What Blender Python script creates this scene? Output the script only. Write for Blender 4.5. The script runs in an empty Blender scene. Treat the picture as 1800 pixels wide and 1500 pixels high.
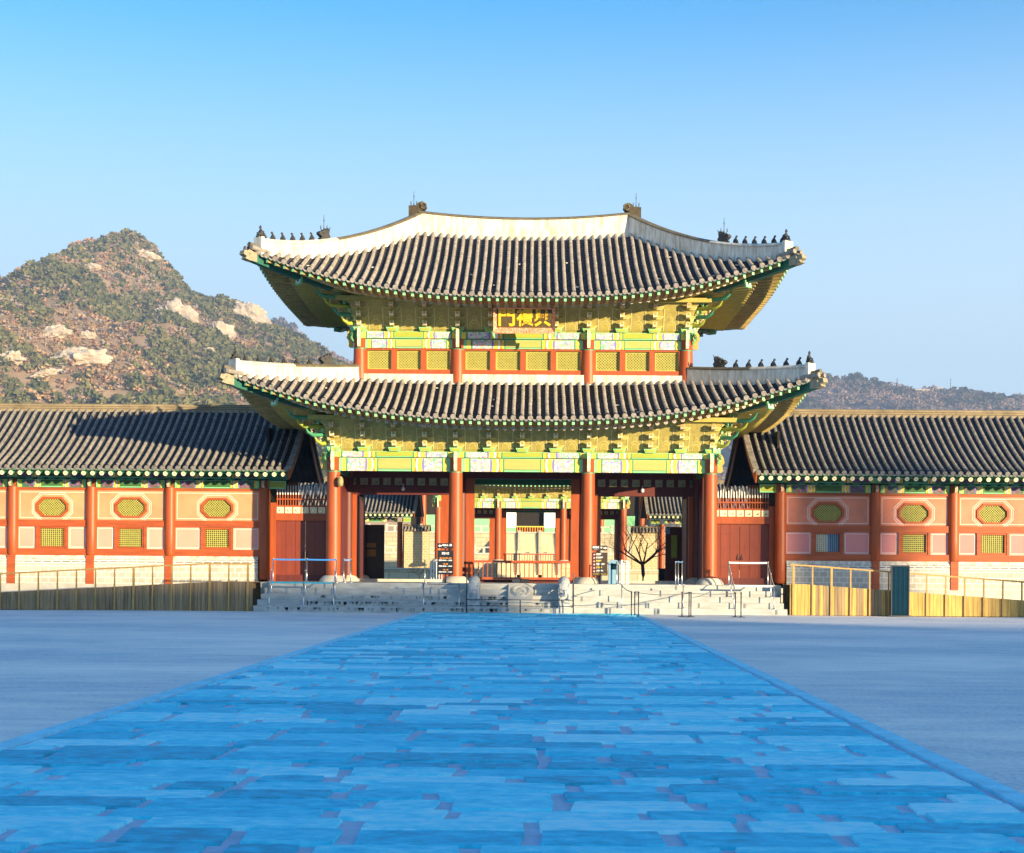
import bpy, math, random
import numpy as np
from mathutils import Vector, Matrix, noise
random.seed(7)
PI = math.pi
sc = bpy.context.scene
COL = sc.collection

# ------------------------------------------------------------------ camera, sky, sun, exposure
CAMX, CAMY, CAMZ = 0.51, -62.0, 1.62
cd = bpy.data.cameras.new('camera')
cam = bpy.data.objects.new('camera', cd)
COL.objects.link(cam)
cd.sensor_width = 36.0
cd.lens = 2604 / 1800 * 36
cd.shift_x = -38 / 1800
cd.shift_y = 256 / 1800
cd.clip_end = 20000
cam.matrix_world = Matrix.Translation((CAMX, CAMY, CAMZ)) @ Matrix.Rotation(PI / 2, 4, 'X') @ Matrix.Rotation(math.radians(0.42), 4, 'Z')
sc.camera = cam
AZ, EL = math.radians(136.5), math.radians(6.2)
SUN = Vector((math.sin(AZ) * math.cos(EL), math.cos(AZ) * math.cos(EL), math.sin(EL)))
w = bpy.data.worlds.new('World')
sc.world = w
w.use_nodes = True
nt = w.node_tree
sky = nt.nodes.new('ShaderNodeTexSky')
sky.sky_type = 'NISHITA'
sky.sun_disc = False
sky.sun_elevation = EL
sky.sun_rotation = AZ
sky.air_density = 1.0
sky.dust_density = 0.7
sky.ozone_density = 2.2
bg = nt.nodes['Background']
hs = nt.nodes.new('ShaderNodeHueSaturation')
hs.inputs['Saturation'].default_value = 1.5
nt.links.new(sky.outputs[0], hs.inputs['Color'])
# paler air towards the horizon
wc = nt.nodes.new('ShaderNodeTexCoord')
wx = nt.nodes.new('ShaderNodeSeparateXYZ')
nt.links.new(wc.outputs['Generated'], wx.inputs[0])
wr = nt.nodes.new('ShaderNodeMapRange')
wr.interpolation_type = 'SMOOTHSTEP'
wr.inputs['From Min'].default_value = 0.14
wr.inputs['From Max'].default_value = 0.40
wr.inputs['To Min'].default_value = 0.95
wr.inputs['To Max'].default_value = 0.0
nt.links.new(wx.outputs['Z'], wr.inputs['Value'])
wm = nt.nodes.new('ShaderNodeMix')
wm.data_type = 'RGBA'
wm.inputs[7].default_value = (1.74, 2.34, 2.85, 1)
wt = nt.nodes.new('ShaderNodeMix')
wt.data_type = 'RGBA'
wt.blend_type = 'MULTIPLY'
wt.inputs[0].default_value = 1
wt.inputs[7].default_value = (1.0, 0.95, 1.04, 1)
nt.links.new(hs.outputs[0], wt.inputs[6])
nt.links.new(wr.outputs[0], wm.inputs[0])
nt.links.new(wt.outputs[2], wm.inputs[6])
nt.links.new(wm.outputs[2], bg.inputs[0])
bg.inputs[1].default_value = 0.15
sl = bpy.data.lights.new('sun', 'SUN')
so = bpy.data.objects.new('sun', sl)
COL.objects.link(so)
sl.energy = 3.8
sl.angle = math.radians(0.5)
sl.color = (1.0, 0.78, 0.45)
so.rotation_euler = SUN.to_track_quat('Z', 'Y').to_euler()
sc.view_settings.view_transform = 'Standard'
sc.view_settings.look = 'None'
sc.view_settings.gamma = 1
sc.view_settings.exposure = 1.62

# ------------------------------------------------------------------ materials
_M = {}


def M(name, col, rough=0.75, var=0.15, scale=2.0, bump=0.0, bscale=25.0, metal=0.0, spec=0.4, stretch=None, col2=None):
    if name in _M:
        return _M[name]
    m = bpy.data.materials.new(name)
    m.use_nodes = True
    n = m.node_tree
    p = n.nodes['Principled BSDF']
    p.inputs['Roughness'].default_value = rough
    p.inputs['Metallic'].default_value = metal
    p.inputs['Specular IOR Level'].default_value = spec
    tc = n.nodes.new('ShaderNodeTexCoord')
    mp = n.nodes.new('ShaderNodeMapping')
    n.links.new(tc.outputs['Object'], mp.inputs[0])
    if stretch:
        mp.inputs['Scale'].default_value = stretch
    nz = n.nodes.new('ShaderNodeTexNoise')
    nz.inputs['Scale'].default_value = scale
    nz.inputs['Detail'].default_value = 6
    nz.inputs['Roughness'].default_value = 0.65
    n.links.new(mp.outputs[0], nz.inputs['Vector'])
    cr = n.nodes.new('ShaderNodeValToRGB')
    c2 = col2 or [min(1, c * (1 + var)) for c in col]
    cr.color_ramp.elements[0].position = 0.32
    cr.color_ramp.elements[1].position = 0.68
    cr.color_ramp.elements[0].color = [c * (1 - var) for c in col] + [1]
    cr.color_ramp.elements[1].color = list(c2) + [1]
    n.links.new(nz.outputs['Fac'], cr.inputs[0])
    n.links.new(cr.outputs[0], p.inputs['Base Color'])
    if bump:
        nb = n.nodes.new('ShaderNodeTexNoise')
        nb.inputs['Scale'].default_value = bscale
        nb.inputs['Detail'].default_value = 5
        n.links.new(mp.outputs[0], nb.inputs['Vector'])
        bp = n.nodes.new('ShaderNodeBump')
        bp.inputs['Strength'].default_value = bump
        bp.inputs['Distance'].default_value = 0.03
        n.links.new(nb.outputs['Fac'], bp.inputs['Height'])
        n.links.new(bp.outputs[0], p.inputs['Normal'])
    _M[name] = m
    return m


def speckle(name, cols, scale=14, rough=0.6):
    """many small painted motifs: cells of several colours"""
    m = bpy.data.materials.new(name)
    m.use_nodes = True
    n = m.node_tree
    p = n.nodes['Principled BSDF']
    p.inputs['Roughness'].default_value = rough
    tc = n.nodes.new('ShaderNodeTexCoord')
    v = n.nodes.new('ShaderNodeTexVoronoi')
    v.inputs['Scale'].default_value = scale
    n.links.new(tc.outputs['Object'], v.inputs['Vector'])
    sp = n.nodes.new('ShaderNodeSeparateColor')
    n.links.new(v.outputs['Color'], sp.inputs[0])
    cr = n.nodes.new('ShaderNodeValToRGB')
    cr.color_ramp.interpolation = 'CONSTANT'
    el = cr.color_ramp.elements
    el[0].color = list(cols[0]) + [1]
    el[0].position = 0
    el[1].color = list(cols[1]) + [1]
    el[1].position = 1 / len(cols)
    for i in range(2, len(cols)):
        e = el.new(i / len(cols))
        e.color = list(cols[i]) + [1]
    n.links.new(sp.outputs[0], cr.inputs[0])
    n.links.new(cr.outputs[0], p.inputs['Base Color'])
    _M[name] = m
    return m


def blocks(name, c1, c2, mortar, bw=0.5, bh=0.28, msize=0.02, axis='XZ', offs=0.5, bump=0.4):
    m = bpy.data.materials.new(name)
    m.use_nodes = True
    n = m.node_tree
    p = n.nodes['Principled BSDF']
    p.inputs['Roughness'].default_value = 0.85
    tc = n.nodes.new('ShaderNodeTexCoord')
    sx = n.nodes.new('ShaderNodeSeparateXYZ')
    n.links.new(tc.outputs['Object'], sx.inputs[0])
    cx = n.nodes.new('ShaderNodeCombineXYZ')
    ad = n.nodes.new('ShaderNodeMath')
    ad.operation = 'ADD'
    n.links.new(sx.outputs['X'], ad.inputs[0])
    n.links.new(sx.outputs['Y'], ad.inputs[1])
    n.links.new(ad.outputs[0], cx.inputs['X'])
    n.links.new(sx.outputs['Z'], cx.inputs['Y'])
    b = n.nodes.new('ShaderNodeTexBrick')
    b.offset = offs
    b.inputs['Scale'].default_value = 1
    b.inputs['Brick Width'].default_value = bw
    b.inputs['Row Height'].default_value = bh
    b.inputs['Mortar Size'].default_value = msize
    b.inputs['Mortar Smooth'].default_value = 0.2
    b.inputs['Color1'].default_value = list(c1) + [1]
    b.inputs['Color2'].default_value = list(c2) + [1]
    b.inputs['Mortar'].default_value = list(mortar) + [1]
    n.links.new(cx.outputs[0], b.inputs['Vector'])
    nz = n.nodes.new('ShaderNodeTexNoise')
    nz.inputs['Scale'].default_value = 3
    nz.inputs['Detail'].default_value = 6
    n.links.new(tc.outputs['Object'], nz.inputs['Vector'])
    mx = n.nodes.new('ShaderNodeMix')
    mx.data_type = 'RGBA'
    mx.blend_type = 'MULTIPLY'
    mx.inputs[0].default_value = 0.35
    n.links.new(b.outputs['Color'], mx.inputs[6])
    n.links.new(nz.outputs['Fac'], mx.inputs[7])
    n.links.new(mx.outputs[2], p.inputs['Base Color'])
    bp = n.nodes.new('ShaderNodeBump')
    bp.inputs['Strength'].default_value = bump
    bp.inputs['Distance'].default_value = 0.02
    bp.invert = True
    n.links.new(b.outputs['Fac'], bp.inputs['Height'])
    n.links.new(bp.outputs[0], p.inputs['Normal'])
    _M[name] = m
    return m


TILE = M('shaded_pan_tile', (0.030, 0.034, 0.046), 0.8, 0.35, 1.2, 0.3, 14)  # same clay as the rolls, darkened to the blue shade of the channels
ROLL = M('clay_roll_tile', (0.26, 0.23, 0.20), 0.8, 0.42, 4.5, 0.3, 16)
ROLLW = M('wing_roll_tile', (0.175, 0.165, 0.155), 0.8, 0.42, 4.5, 0.3, 16)
RIDGECAP = M('ridge_cap_tile', (0.14, 0.12, 0.08), 0.8, 0.3, 3)
PLASTER = M('lime_plaster', (0.50, 0.43, 0.30), 0.85, 0.16, 3.6, 0.1, 20, stretch=(1.8, 1.8, 0.35), col2=(.82, .79, .72))
FIG = M('dark_figure_clay', (0.045, 0.045, 0.045), 0.7, 0.3, 9)
HEADT = M('corner_head_clay', (0.30, 0.26, 0.17), 0.8, 0.3, 9)
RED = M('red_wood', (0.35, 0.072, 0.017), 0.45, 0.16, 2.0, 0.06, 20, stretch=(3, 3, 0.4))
REDD = M('shaded_red_wood', (0.11, 0.020, 0.016), 0.5, 0.2, 2.0, 0.05, 20, stretch=(3, 3, 0.5))  # red wood with the gate's inner shade put into its colour
REDH = M('red_wood_rail', (0.36, 0.075, 0.018), 0.5, 0.25, 2.0, 0.06, 20, stretch=(0.4, 3, 3))
DGREEN = M('deep_green_paint', (0.012, 0.12, 0.085), 0.55, 0.2, 4)
MGREEN = M('mid_green_paint', (0.05, 0.26, 0.14), 0.55, 0.15, 4)
LGREEN = M('light_green_paint', (0.24, 0.62, 0.30), 0.55, 0.08, 4)
YGREEN = M('yellow_green_paint', (0.34, 0.38, 0.045), 0.55, 0.08, 1.5, stretch=(0.5, 2, 4))
YGREEN2 = M('pale_yellow_green_paint', (0.38, 0.39, 0.11), 0.55, 0.08, 1.5, stretch=(0.5, 2, 4))
OLIVE = M('olive_paint', (0.42, 0.345, 0.08), 0.6, 0.16, 6)
OLIVED = M('dark_olive_paint', (0.38, 0.32, 0.09), 0.6, 0.2, 6)
OLIVEL = M('olive_outline_paint', (0.62, 0.54, 0.22), 0.6, 0.12, 6)
SOFFIT = M('eave_soffit_paint', (0.52, 0.43, 0.15), 0.6, 0.3, 5)
SOFFITG = M('eave_red_board', (0.20, 0.08, 0.035), 0.6, 0.25, 5)
CREAM = M('cream_paint', (0.85, 0.76, 0.50), 0.6, 0.1, 8)
PINKC = M('pink_cream_paint', (0.72, 0.48, 0.32), 0.6, 0.12, 8)
ORNG = M('orange_paint', (0.80, 0.26, 0.03), 0.6, 0.1, 8)
YEL = M('yellow_paint', (0.80, 0.60, 0.08), 0.6, 0.1, 8)
BLUEP = M('violet_blue_paint', (0.20, 0.18, 0.48), 0.6, 0.1, 8)
FLYR = M('flying_rafter_paint', (0.38, 0.28, 0.09), 0.6, 0.3, 4)
BLACK = M('black_paint', (0.012, 0.012, 0.014), 0.5, 0.2, 8)
VOID = M('dark_interior', (0.02, 0.017, 0.015), 0.9, 0.2, 2)
RINGC = M('rafter_end_paint', (0.62, 0.50, 0.40), 0.6, 0.08, 8)
RINGD = M('rafter_end_ring', (0.16, 0.13, 0.14), 0.6, 0.08, 8)
LATT = M('lattice_yellow_paint', (0.42, 0.40, 0.09), 0.55, 0.12, 6)
LATB = M('window_paper', (0.20, 0.16, 0.04), 0.8, 0.2, 4)
DANCH = speckle('painted_cloud_pattern', [(.66, .44, .46), (.62, .62, .55), (.28, .30, .62), (.68, .66, .58), (.20, .48, .32), (.68, .38, .30), (.56, .56, .68)], 13)
DANCHD = speckle('shaded_scroll_pattern', [(.20, .05, .10), (.05, .12, .08), (.13, .07, .20), (.22, .09, .08), (.05, .14, .10), (.22, .13, .24)], 13)  # beam pattern with eave shade put into its colours
PLORNG = M('orange_plaster', (0.64, 0.28, 0.15), 0.8, 0.16, 0.9, 0.05, 12)
PLPINK = M('pink_plaster', (0.68, 0.33, 0.26), 0.8, 0.07, 0.9, 0.05, 12)
LINEW = M('pale_line_paint', (0.82, 0.72, 0.66), 0.7, 0.05, 5)
STONE = M('pale_granite', (0.50, 0.47, 0.40), 0.85, 0.14, 2.5, 0.3, 30)
STONES = M('step_granite', (0.40, 0.41, 0.39), 0.85, 0.20, 1.4, 0.3, 30, stretch=(1, 1, 4))
STONED = M('stained_granite', (0.27, 0.29, 0.28), 0.9, 0.45, 3.0, 0.3, 30, stretch=(2.2, 1, 0.6))
CARVE = M('carved_granite', (0.42, 0.43, 0.42), 0.85, 0.25, 5, 1.0, 9)
WALLB = blocks('white_joint_block_wall', (0.62, 0.56, 0.44), (0.52, 0.47, 0.38), (0.80, 0.77, 0.70), 0.36, 0.25, 0.022, bump=0.2)
BRICKW = blocks('thin_brick_courses', (0.16, 0.15, 0.15), (0.24, 0.21, 0.19), (0.80, 0.77, 0.70), 0.42, 0.105, 0.034, bump=0.2)
WARM = M('warm_stair_stone', (.58, .48, .30), .9, .15, 1.0)
TERR = blocks('terrace_masonry', (0.66, 0.57, 0.38), (0.52, 0.44, 0.30), (0.34, 0.26, 0.15), 1.5, 0.55, 0.03)
BRICKY = blocks('beige_brick_wall', (0.62, 0.46, 0.24), (0.52, 0.40, 0.22), (0.72, 0.60, 0.38), 0.36, 0.22, 0.025)
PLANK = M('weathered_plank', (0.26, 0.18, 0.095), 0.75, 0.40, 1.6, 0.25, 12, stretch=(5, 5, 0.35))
PLANKLIT = M('sunlit_plank', (0.52, 0.33, 0.09), 0.7, 0.40, 1.6, 0.25, 12, stretch=(5, 5, 0.35))  # same boards with a sunlit tone put into the colour
RAILW = M('ochre_rail', (0.42, 0.26, 0.08), 0.5, 0.15, 4)
STEEL = M('brushed_steel', (0.62, 0.62, 0.62), 0.3, 0.05, 8, metal=0.9)
STEELD = M('dark_metal', (0.06, 0.065, 0.08), 0.4, 0.1, 8, metal=0.6)
BELTB = M('blue_belt', (0.03, 0.22, 0.62), 0.5, 0.08, 4)
BELTT = M('teal_belt', (0.02, 0.38, 0.52), 0.5, 0.08, 4)
BELTW = M('white_belt', (0.72, 0.70, 0.66), 0.5, 0.05, 4)
ROPE = M('grey_rope', (0.16, 0.15, 0.14), 0.8, 0.1, 8)
NAVY = M('navy_panel_paint', (0.004, 0.024, 0.045), 0.9, 0.25, 1.5, spec=.08)
SIGNK = M('sign_black', (0.012, 0.016, 0.022), 0.4, 0.15, 3)
SIGNB = M('sign_brown', (0.045, 0.03, 0.022), 0.45, 0.15, 3)
WHITE = M('white_lettering', (0.85, 0.85, 0.85), 0.6, 0.02, 3)
ORLET = M('orange_lettering', (0.80, 0.30, 0.06), 0.6, 0.02, 3)
REDLET = M('red_mark', (0.65, 0.05, 0.05), 0.6, 0.05, 3)
GOLD = M('gold_lettering', (0.85, 0.50, 0.02), 0.4, 0.08, 6)
KIOSK = M('pale_blue_casing', (0.20, 0.36, 0.50), 0.4, 0.08, 3)
BARK = M('bare_bark', (0.085, 0.05, 0.035), 0.9, 0.3, 9, 0.4, 18)
SHRUB = M('dry_twigs', (0.30, 0.20, 0.08), 0.9, 0.3, 9)
SAND = M('sand_grit', (0.30, 0.30, 0.31), 0.9, 0.08, 0.35)


# ------------------------------------------------------------------ mesh builder
class MB:
    def __init__(s):
        s.v, s.f, s.m, s.s, s.mats = [], [], [], [], []

    def mi(s, mat):
        if mat not in s.mats:
            s.mats.append(mat)
        return s.mats.index(mat)

    def face(s, pts, mat, smooth=False):
        k = len(s.v)
        s.v += [tuple(p) for p in pts]
        s.f.append(tuple(range(k, k + len(pts))))
        s.m.append(s.mi(mat))
        s.s.append(smooth)

    def box(s, x0, x1, y0, y1, z0, z1, mat):
        s.hexa([(x0, y0, z0), (x1, y0, z0), (x1, y1, z0), (x0, y1, z0), (x0, y0, z1), (x1, y0, z1), (x1, y1, z1), (x0, y1, z1)], mat)

    def hexa(s, p, mat):
        k = len(s.v)
        s.v += [tuple(q) for q in p]
        for f in ((0, 3, 2, 1), (4, 5, 6, 7), (0, 1, 5, 4), (1, 2, 6, 5), (2, 3, 7, 6), (3, 0, 4, 7)):
            s.f.append(tuple(k + i for i in f))
            s.m.append(s.mi(mat))
            s.s.append(False)

    def grid(s, rows, mat, smooth=False, closed=False):
        k = len(s.v)
        n = len(rows[0])
        for r in rows:
            s.v += [tuple(p) for p in r]
        mi = s.mi(mat)
        for i in range(len(rows) - 1):
            for j in range(n if closed else n - 1):
                j2 = (j + 1) % n
                s.f.append((k + i * n + j, k + i * n + j2, k + (i + 1) * n + j2, k + (i + 1) * n + j))
                s.m.append(mi)
                s.s.append(smooth)

    def tube(s, pts, rad, n, mat, caps=True, smooth=True, capmat=None):
        pts = [Vector(p) for p in pts]
        if not hasattr(rad, '__len__'):
            rad = [rad] * len(pts)
        rows = []
        for i, p in enumerate(pts):
            d = (pts[min(i + 1, len(pts) - 1)] - pts[max(i - 1, 0)]).normalized()
            u = d.cross(Vector((0, 0, 1)))
            if u.length < 1e-3:
                u = Vector((1, 0, 0))
            u.normalize()
            v = u.cross(d)
            rows.append([p + (u * math.cos(2 * PI * k / n) + v * math.sin(2 * PI * k / n)) * rad[i] for k in range(n)])
        s.grid(rows, mat, smooth, True)
        if caps:
            s.face(rows[0][::-1], capmat or mat)
            s.face(rows[-1], capmat or mat)

    def lathe(s, prof, n, mat, c=(0, 0, 0), smooth=True):
        rows = [[(c[0] + r * math.cos(2 * PI * k / n), c[1] + r * math.sin(2 * PI * k / n), c[2] + z) for k in range(n)] for r, z in prof]
        s.grid(rows, mat, smooth, True)
        s.face(rows[-1], mat)
        s.face(rows[0][::-1], mat)

    def prism(s, poly, O, U, V, W, th, mat, edge=None):
        """poly in (u,v); extruded symmetric along W"""
        O, U, V, W = Vector(O), Vector(U), Vector(V), Vector(W)
        a = [O + U * p[0] + V * p[1] - W * th / 2 for p in poly]
        b = [p + W * th for p in a]
        s.face(a[::-1], mat)
        s.face(b, mat)
        for i in range(len(poly)):
            j = (i + 1) % len(poly)
            s.face([a[i], a[j], b[j], b[i]], edge or mat)

    def bar(s, p, q, w, h, mat, capmat=None, up=(0, 0, 1)):
        p, q = Vector(p), Vector(q)
        d = (q - p).normalized()
        u = d.cross(Vector(up))
        if u.length < 1e-3:
            u = Vector((1, 0, 0))
        u.normalize()
        v = u.cross(d)
        c = [(-w / 2, -h / 2), (w / 2, -h / 2), (w / 2, h / 2), (-w / 2, h / 2)]
        a = [p + u * x + v * y for x, y in c]
        b = [q + u * x + v * y for x, y in c]
        for i in range(4):
            j = (i + 1) % 4
            s.face([a[i], a[j], b[j], b[i]], mat)
        s.face(a[::-1], mat)
        s.face(b, capmat or mat)

    def ball(s, c, r, mat, n=8, sc_=(1, 1, 1), jit=0.0):
        rows = []
        for i in range(n // 2 + 1):
            t = PI * i / (n // 2)
            row = []
            for k in range(n):
                a = 2 * PI * k / n
                rr = r * (1 + (random.uniform(-jit, jit) if 0 < i < n // 2 else 0))
                row.append((c[0] + rr * sc_[0] * math.sin(t) * math.cos(a), c[1] + rr * sc_[1] * math.sin(t) * math.sin(a), c[2] + rr * sc_[2] * math.cos(t)))
            rows.append(row)
        s.grid(rows, mat, True, True)

    def build(s, name, parent=None, loc=None, label=None, kind=None):
        """vertices are world coordinates; origin at loc (default: parent's)"""
        me = bpy.data.meshes.new(name)
        pl = WL.get(parent, Vector((0, 0, 0))) if parent else Vector((0, 0, 0))
        o_ = Vector(loc) if loc is not None else pl
        me.from_pydata([(x - o_.x, y - o_.y, z - o_.z) for x, y, z in s.v], [], s.f)
        for m in s.mats:
            me.materials.append(m)
        me.polygons.foreach_set('material_index', s.m)
        me.polygons.foreach_set('use_smooth', s.s)
        me.update()
        o = bpy.data.objects.new(name, me)
        COL.objects.link(o)
        o.location = o_ - pl
        WL[o] = o_
        if parent:
            o.parent = parent
        if label:
            o['label'] = label
        if kind:
            o['kind'] = kind
        return o


WL = {}


def thing(name, label, cat, loc=(0, 0, 0), group=None):
    o = bpy.data.objects.new(name, None)
    COL.objects.link(o)
    o.empty_display_size = 0.3
    o.location = loc
    WL[o] = Vector(loc)
    return tag(o, label, cat, group)


def tag(o, label, cat, group=None):
    o['label'] = label
    o['category'] = cat
    if group:
        o['group'] = group
    return o


def cp(o, parent, wloc, rotz=0.0):
    """copy of one mesh part, placed at a world location"""
    c = o.copy()
    COL.objects.link(c)
    pl = WL.get(parent, Vector((0, 0, 0))) if parent else Vector((0, 0, 0))
    c.parent = parent
    c.location = Vector(wloc) - pl
    c.rotation_euler = (0, 0, rotz)
    WL[c] = Vector(wloc)
    return c


def text_mesh(name, body, size, mat, O, parent, ax=(1, 0, 0), up=(0, 0, 1), ext=0.004, bold=0.0, width=None, kind=None):
    cu = bpy.data.curves.new(name, 'FONT')
    cu.body = body
    cu.size = size
    cu.align_x = 'CENTER'
    cu.align_y = 'CENTER'
    cu.extrude = ext
    cu.offset = bold
    to = bpy.data.objects.new(name, cu)
    COL.objects.link(to)
    bpy.context.view_layer.update()
    me = bpy.data.meshes.new_from_object(to.evaluated_get(bpy.context.evaluated_depsgraph_get()))
    bpy.data.objects.remove(to)
    X, Z = Vector(ax).normalized(), Vector(up).normalized()
    Y = X.cross(Z)
    R = Matrix((X, Z, -Y * -1)).transposed()
    R = Matrix((X, Z, X.cross(Z))).transposed()
    sx = 1.0
    if width:
        xs = [v.co.x for v in me.vertices]
        if xs:
            sx = width / (max(xs) - min(xs))
    for v in me.vertices:
        v.co = R @ Vector((v.co.x * sx, v.co.y, v.co.z))
    me.materials.clear()
    me.materials.append(mat)
    for p in me.polygons:
        p.material_index = 0
    o = bpy.data.objects.new(name, me)
    COL.objects.link(o)
    o.parent = parent
    o.location = Vector(O) - WL[parent]
    WL[o] = Vector(O)
    return o


# ------------------------------------------------------------------ hipped tile roofs
class Roof:
    def __init__(s, A, B, Ai, Bi, yc, x0, zc, R, p, c, ztop, ph, sag, dz_top=0.0, dside=.6):
        s.dside = dside
        s.A, s.B, s.Ai, s.Bi, s.yc, s.x0, s.zc, s.R, s.p, s.c, s.ztop, s.ph, s.sag, s.dz = A, B, Ai, Bi, yc, x0, zc, R, p, c, ztop, ph, sag, dz_top

    def dims(s, k):
        return (s.A, s.B, s.Ai, s.Bi) if k in (0, 2) else (s.B, s.A, s.Bi, s.Ai)

    def xf(s, k, a, b, z):
        if k == 0:
            return (s.x0 + a, s.yc - b, z)
        if k == 2:
            return (s.x0 - a, s.yc + b, z)
        if k == 1:
            return (s.x0 + b, s.yc + a, z)
        return (s.x0 - b, s.yc - a, z)

    def eave(s, k, a):
        A, B, _, _ = s.dims(k)
        u = min(1, abs(a) / A)
        dk = s.dside if k in (1, 3) else 0.0
        return B - s.c * (1 - u * u), s.zc + dk + (s.R - dk) * u ** s.p

    def top(s, k, a):
        A, B, Ai, Bi = s.dims(k)
        t = (abs(a) - Ai) / (A - Ai)
        if t <= 0:
            u = abs(a) / Ai if Ai > 0 else 1
            return Bi, s.ztop - s.dz * (1 - u * u)
        t = min(1, t)
        zc = s.zc + s.R
        return Bi + (B - Bi) * t, zc + (s.ztop - zc) * (1 - t) ** s.ph

    def pt(s, k, a, v, dz=0.0):
        be, ze = s.eave(k, a)
        bt, zt = s.top(k, a)
        L = be - bt
        sg = s.sag * min(1, L / 4.0)
        vv = v * (1 - sg) + sg * v * v
        return s.xf(k, a, be + (bt - be) * v, ze + (zt - ze) * vv + dz)


def roof_tiles(mb, rf, sides=(0, 1, 2, 3), sp=0.34, course=0.24):
    for k in sides:
        A, B, Ai, Bi = rf.dims(k)
        n = int((A - 0.22) / sp)
        hi = k != 2
        aa = [i * sp for i in range(-n, n + 1)]
        # pans
        edge = [-(A - 0.02)] + aa + [A - 0.02]
        for i in range(len(edge) - 1):
            a0, a1 = edge[i], edge[i + 1]
            am = (a0 + a1) / 2
            be, ze = rf.eave(k, am)
            bt, zt = rf.top(k, am)
            L = max(0.3, math.hypot(be - bt, zt - ze))
            nc = max(1, int(L / (course if hi else 0.8)))
            rows = []
            for j in range(nc):
                for v, d in ((j / nc, 0.028), ((j + 1) / nc, 0.0)):
                    rows.append([rf.pt(k, a0, v, d), rf.pt(k, am - 0.07, v, d - 0.05), rf.pt(k, am + 0.07, v, d - 0.05), rf.pt(k, a1, v, d)])
            mb.grid(rows, TILE)
            # hanging end plate of the pan
            if a1 - a0 > 0.3:
                e0, e1 = Vector(rf.pt(k, a0 + 0.07, 0)), Vector(rf.pt(k, a1 - 0.07, 0))
                ou = Vector(rf.xf(k, 0, 1, 0)) - Vector(rf.xf(k, 0, 0, 0))
                top = [e0 + (e1 - e0) * q + ou * 0.03 + Vector((0, 0, -0.05 * (1 - (2 * q - 1) ** 2))) for q in (0, .25, .5, .75, 1)]
                bot = [p + Vector((0, 0, -0.02 - 0.055 * (1 - (2 * q - 1) ** 2))) + ou * 0.03 for p, q in zip(top, (0, .25, .5, .75, 1))]
                back = [p - ou * 0.05 for p in bot]
                mb.grid([top, bot, back], ROLL)
        # rolls
        for a in aa:
            be, ze = rf.eave(k, a)
            bt, zt = rf.top(k, a)
            L = math.hypot(be - bt, zt - ze)
            if L < 0.25:
                continue
            nc = max(1, int(round(L / 0.36))) if hi else 3
            rows = []
            al = Vector(rf.xf(k, 1, 0, 0)) - Vector(rf.xf(k, 0, 0, 0))
            jj = random.uniform(-.012, .012)
            jk = 0.0
            for j in range(nc):
                jk = jk * .7 + random.uniform(-.006, .006)
                for v, r in ((j / nc, 0.078), ((j + 1) / nc, 0.068)):
                    c = Vector(rf.pt(k, a, v, 0.035)) + al * (jj + jk) + Vector((0, 0, jk * .8))
                    rows.append([c + al * (r * math.cos(t)) + Vector((0, 0, r * math.sin(t) * 1.6)) for t in (-0.25, 0.35, 0.95, PI / 2, PI - .95, PI - .35, PI + .25)])
            mb.grid(rows, ROLL, True)
            ou = Vector(rf.xf(k, 0, 1, 0)) - Vector(rf.xf(k, 0, 0, 0))
            c = Vector(rf.pt(k, a, 0, 0.025)) + ou * 0.05
            mb.tube([c - ou * 0.12, c + Vector((0, 0, -0.015))], [0.095, 0.108], 10, ROLL)


def chips(rf, parent, n, seed):
    """small pale chips of mortar lying in the tile channels"""
    rnd = random.Random(seed)
    mb = MB()
    for i in range(n):
        a = rnd.randint(-28, 28) * .34 + .17 + rnd.uniform(-.04, .04)
        if abs(a) > rf.A * .86:
            continue
        be, ze = rf.eave(0, a)
        bt, zt = rf.top(0, a)
        v = rnd.uniform(.08, .95)
        p = Vector(rf.pt(0, a, v, 0.02))
        w_, h_ = rnd.uniform(.03, .08), rnd.uniform(.01, .04)
        mb.box(p.x - w_, p.x + w_, p.y - h_, p.y + h_, p.z - .02, p.z + .022, PLASTER)
    mb.build('mortar_chips', parent, kind='stuff')


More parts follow.
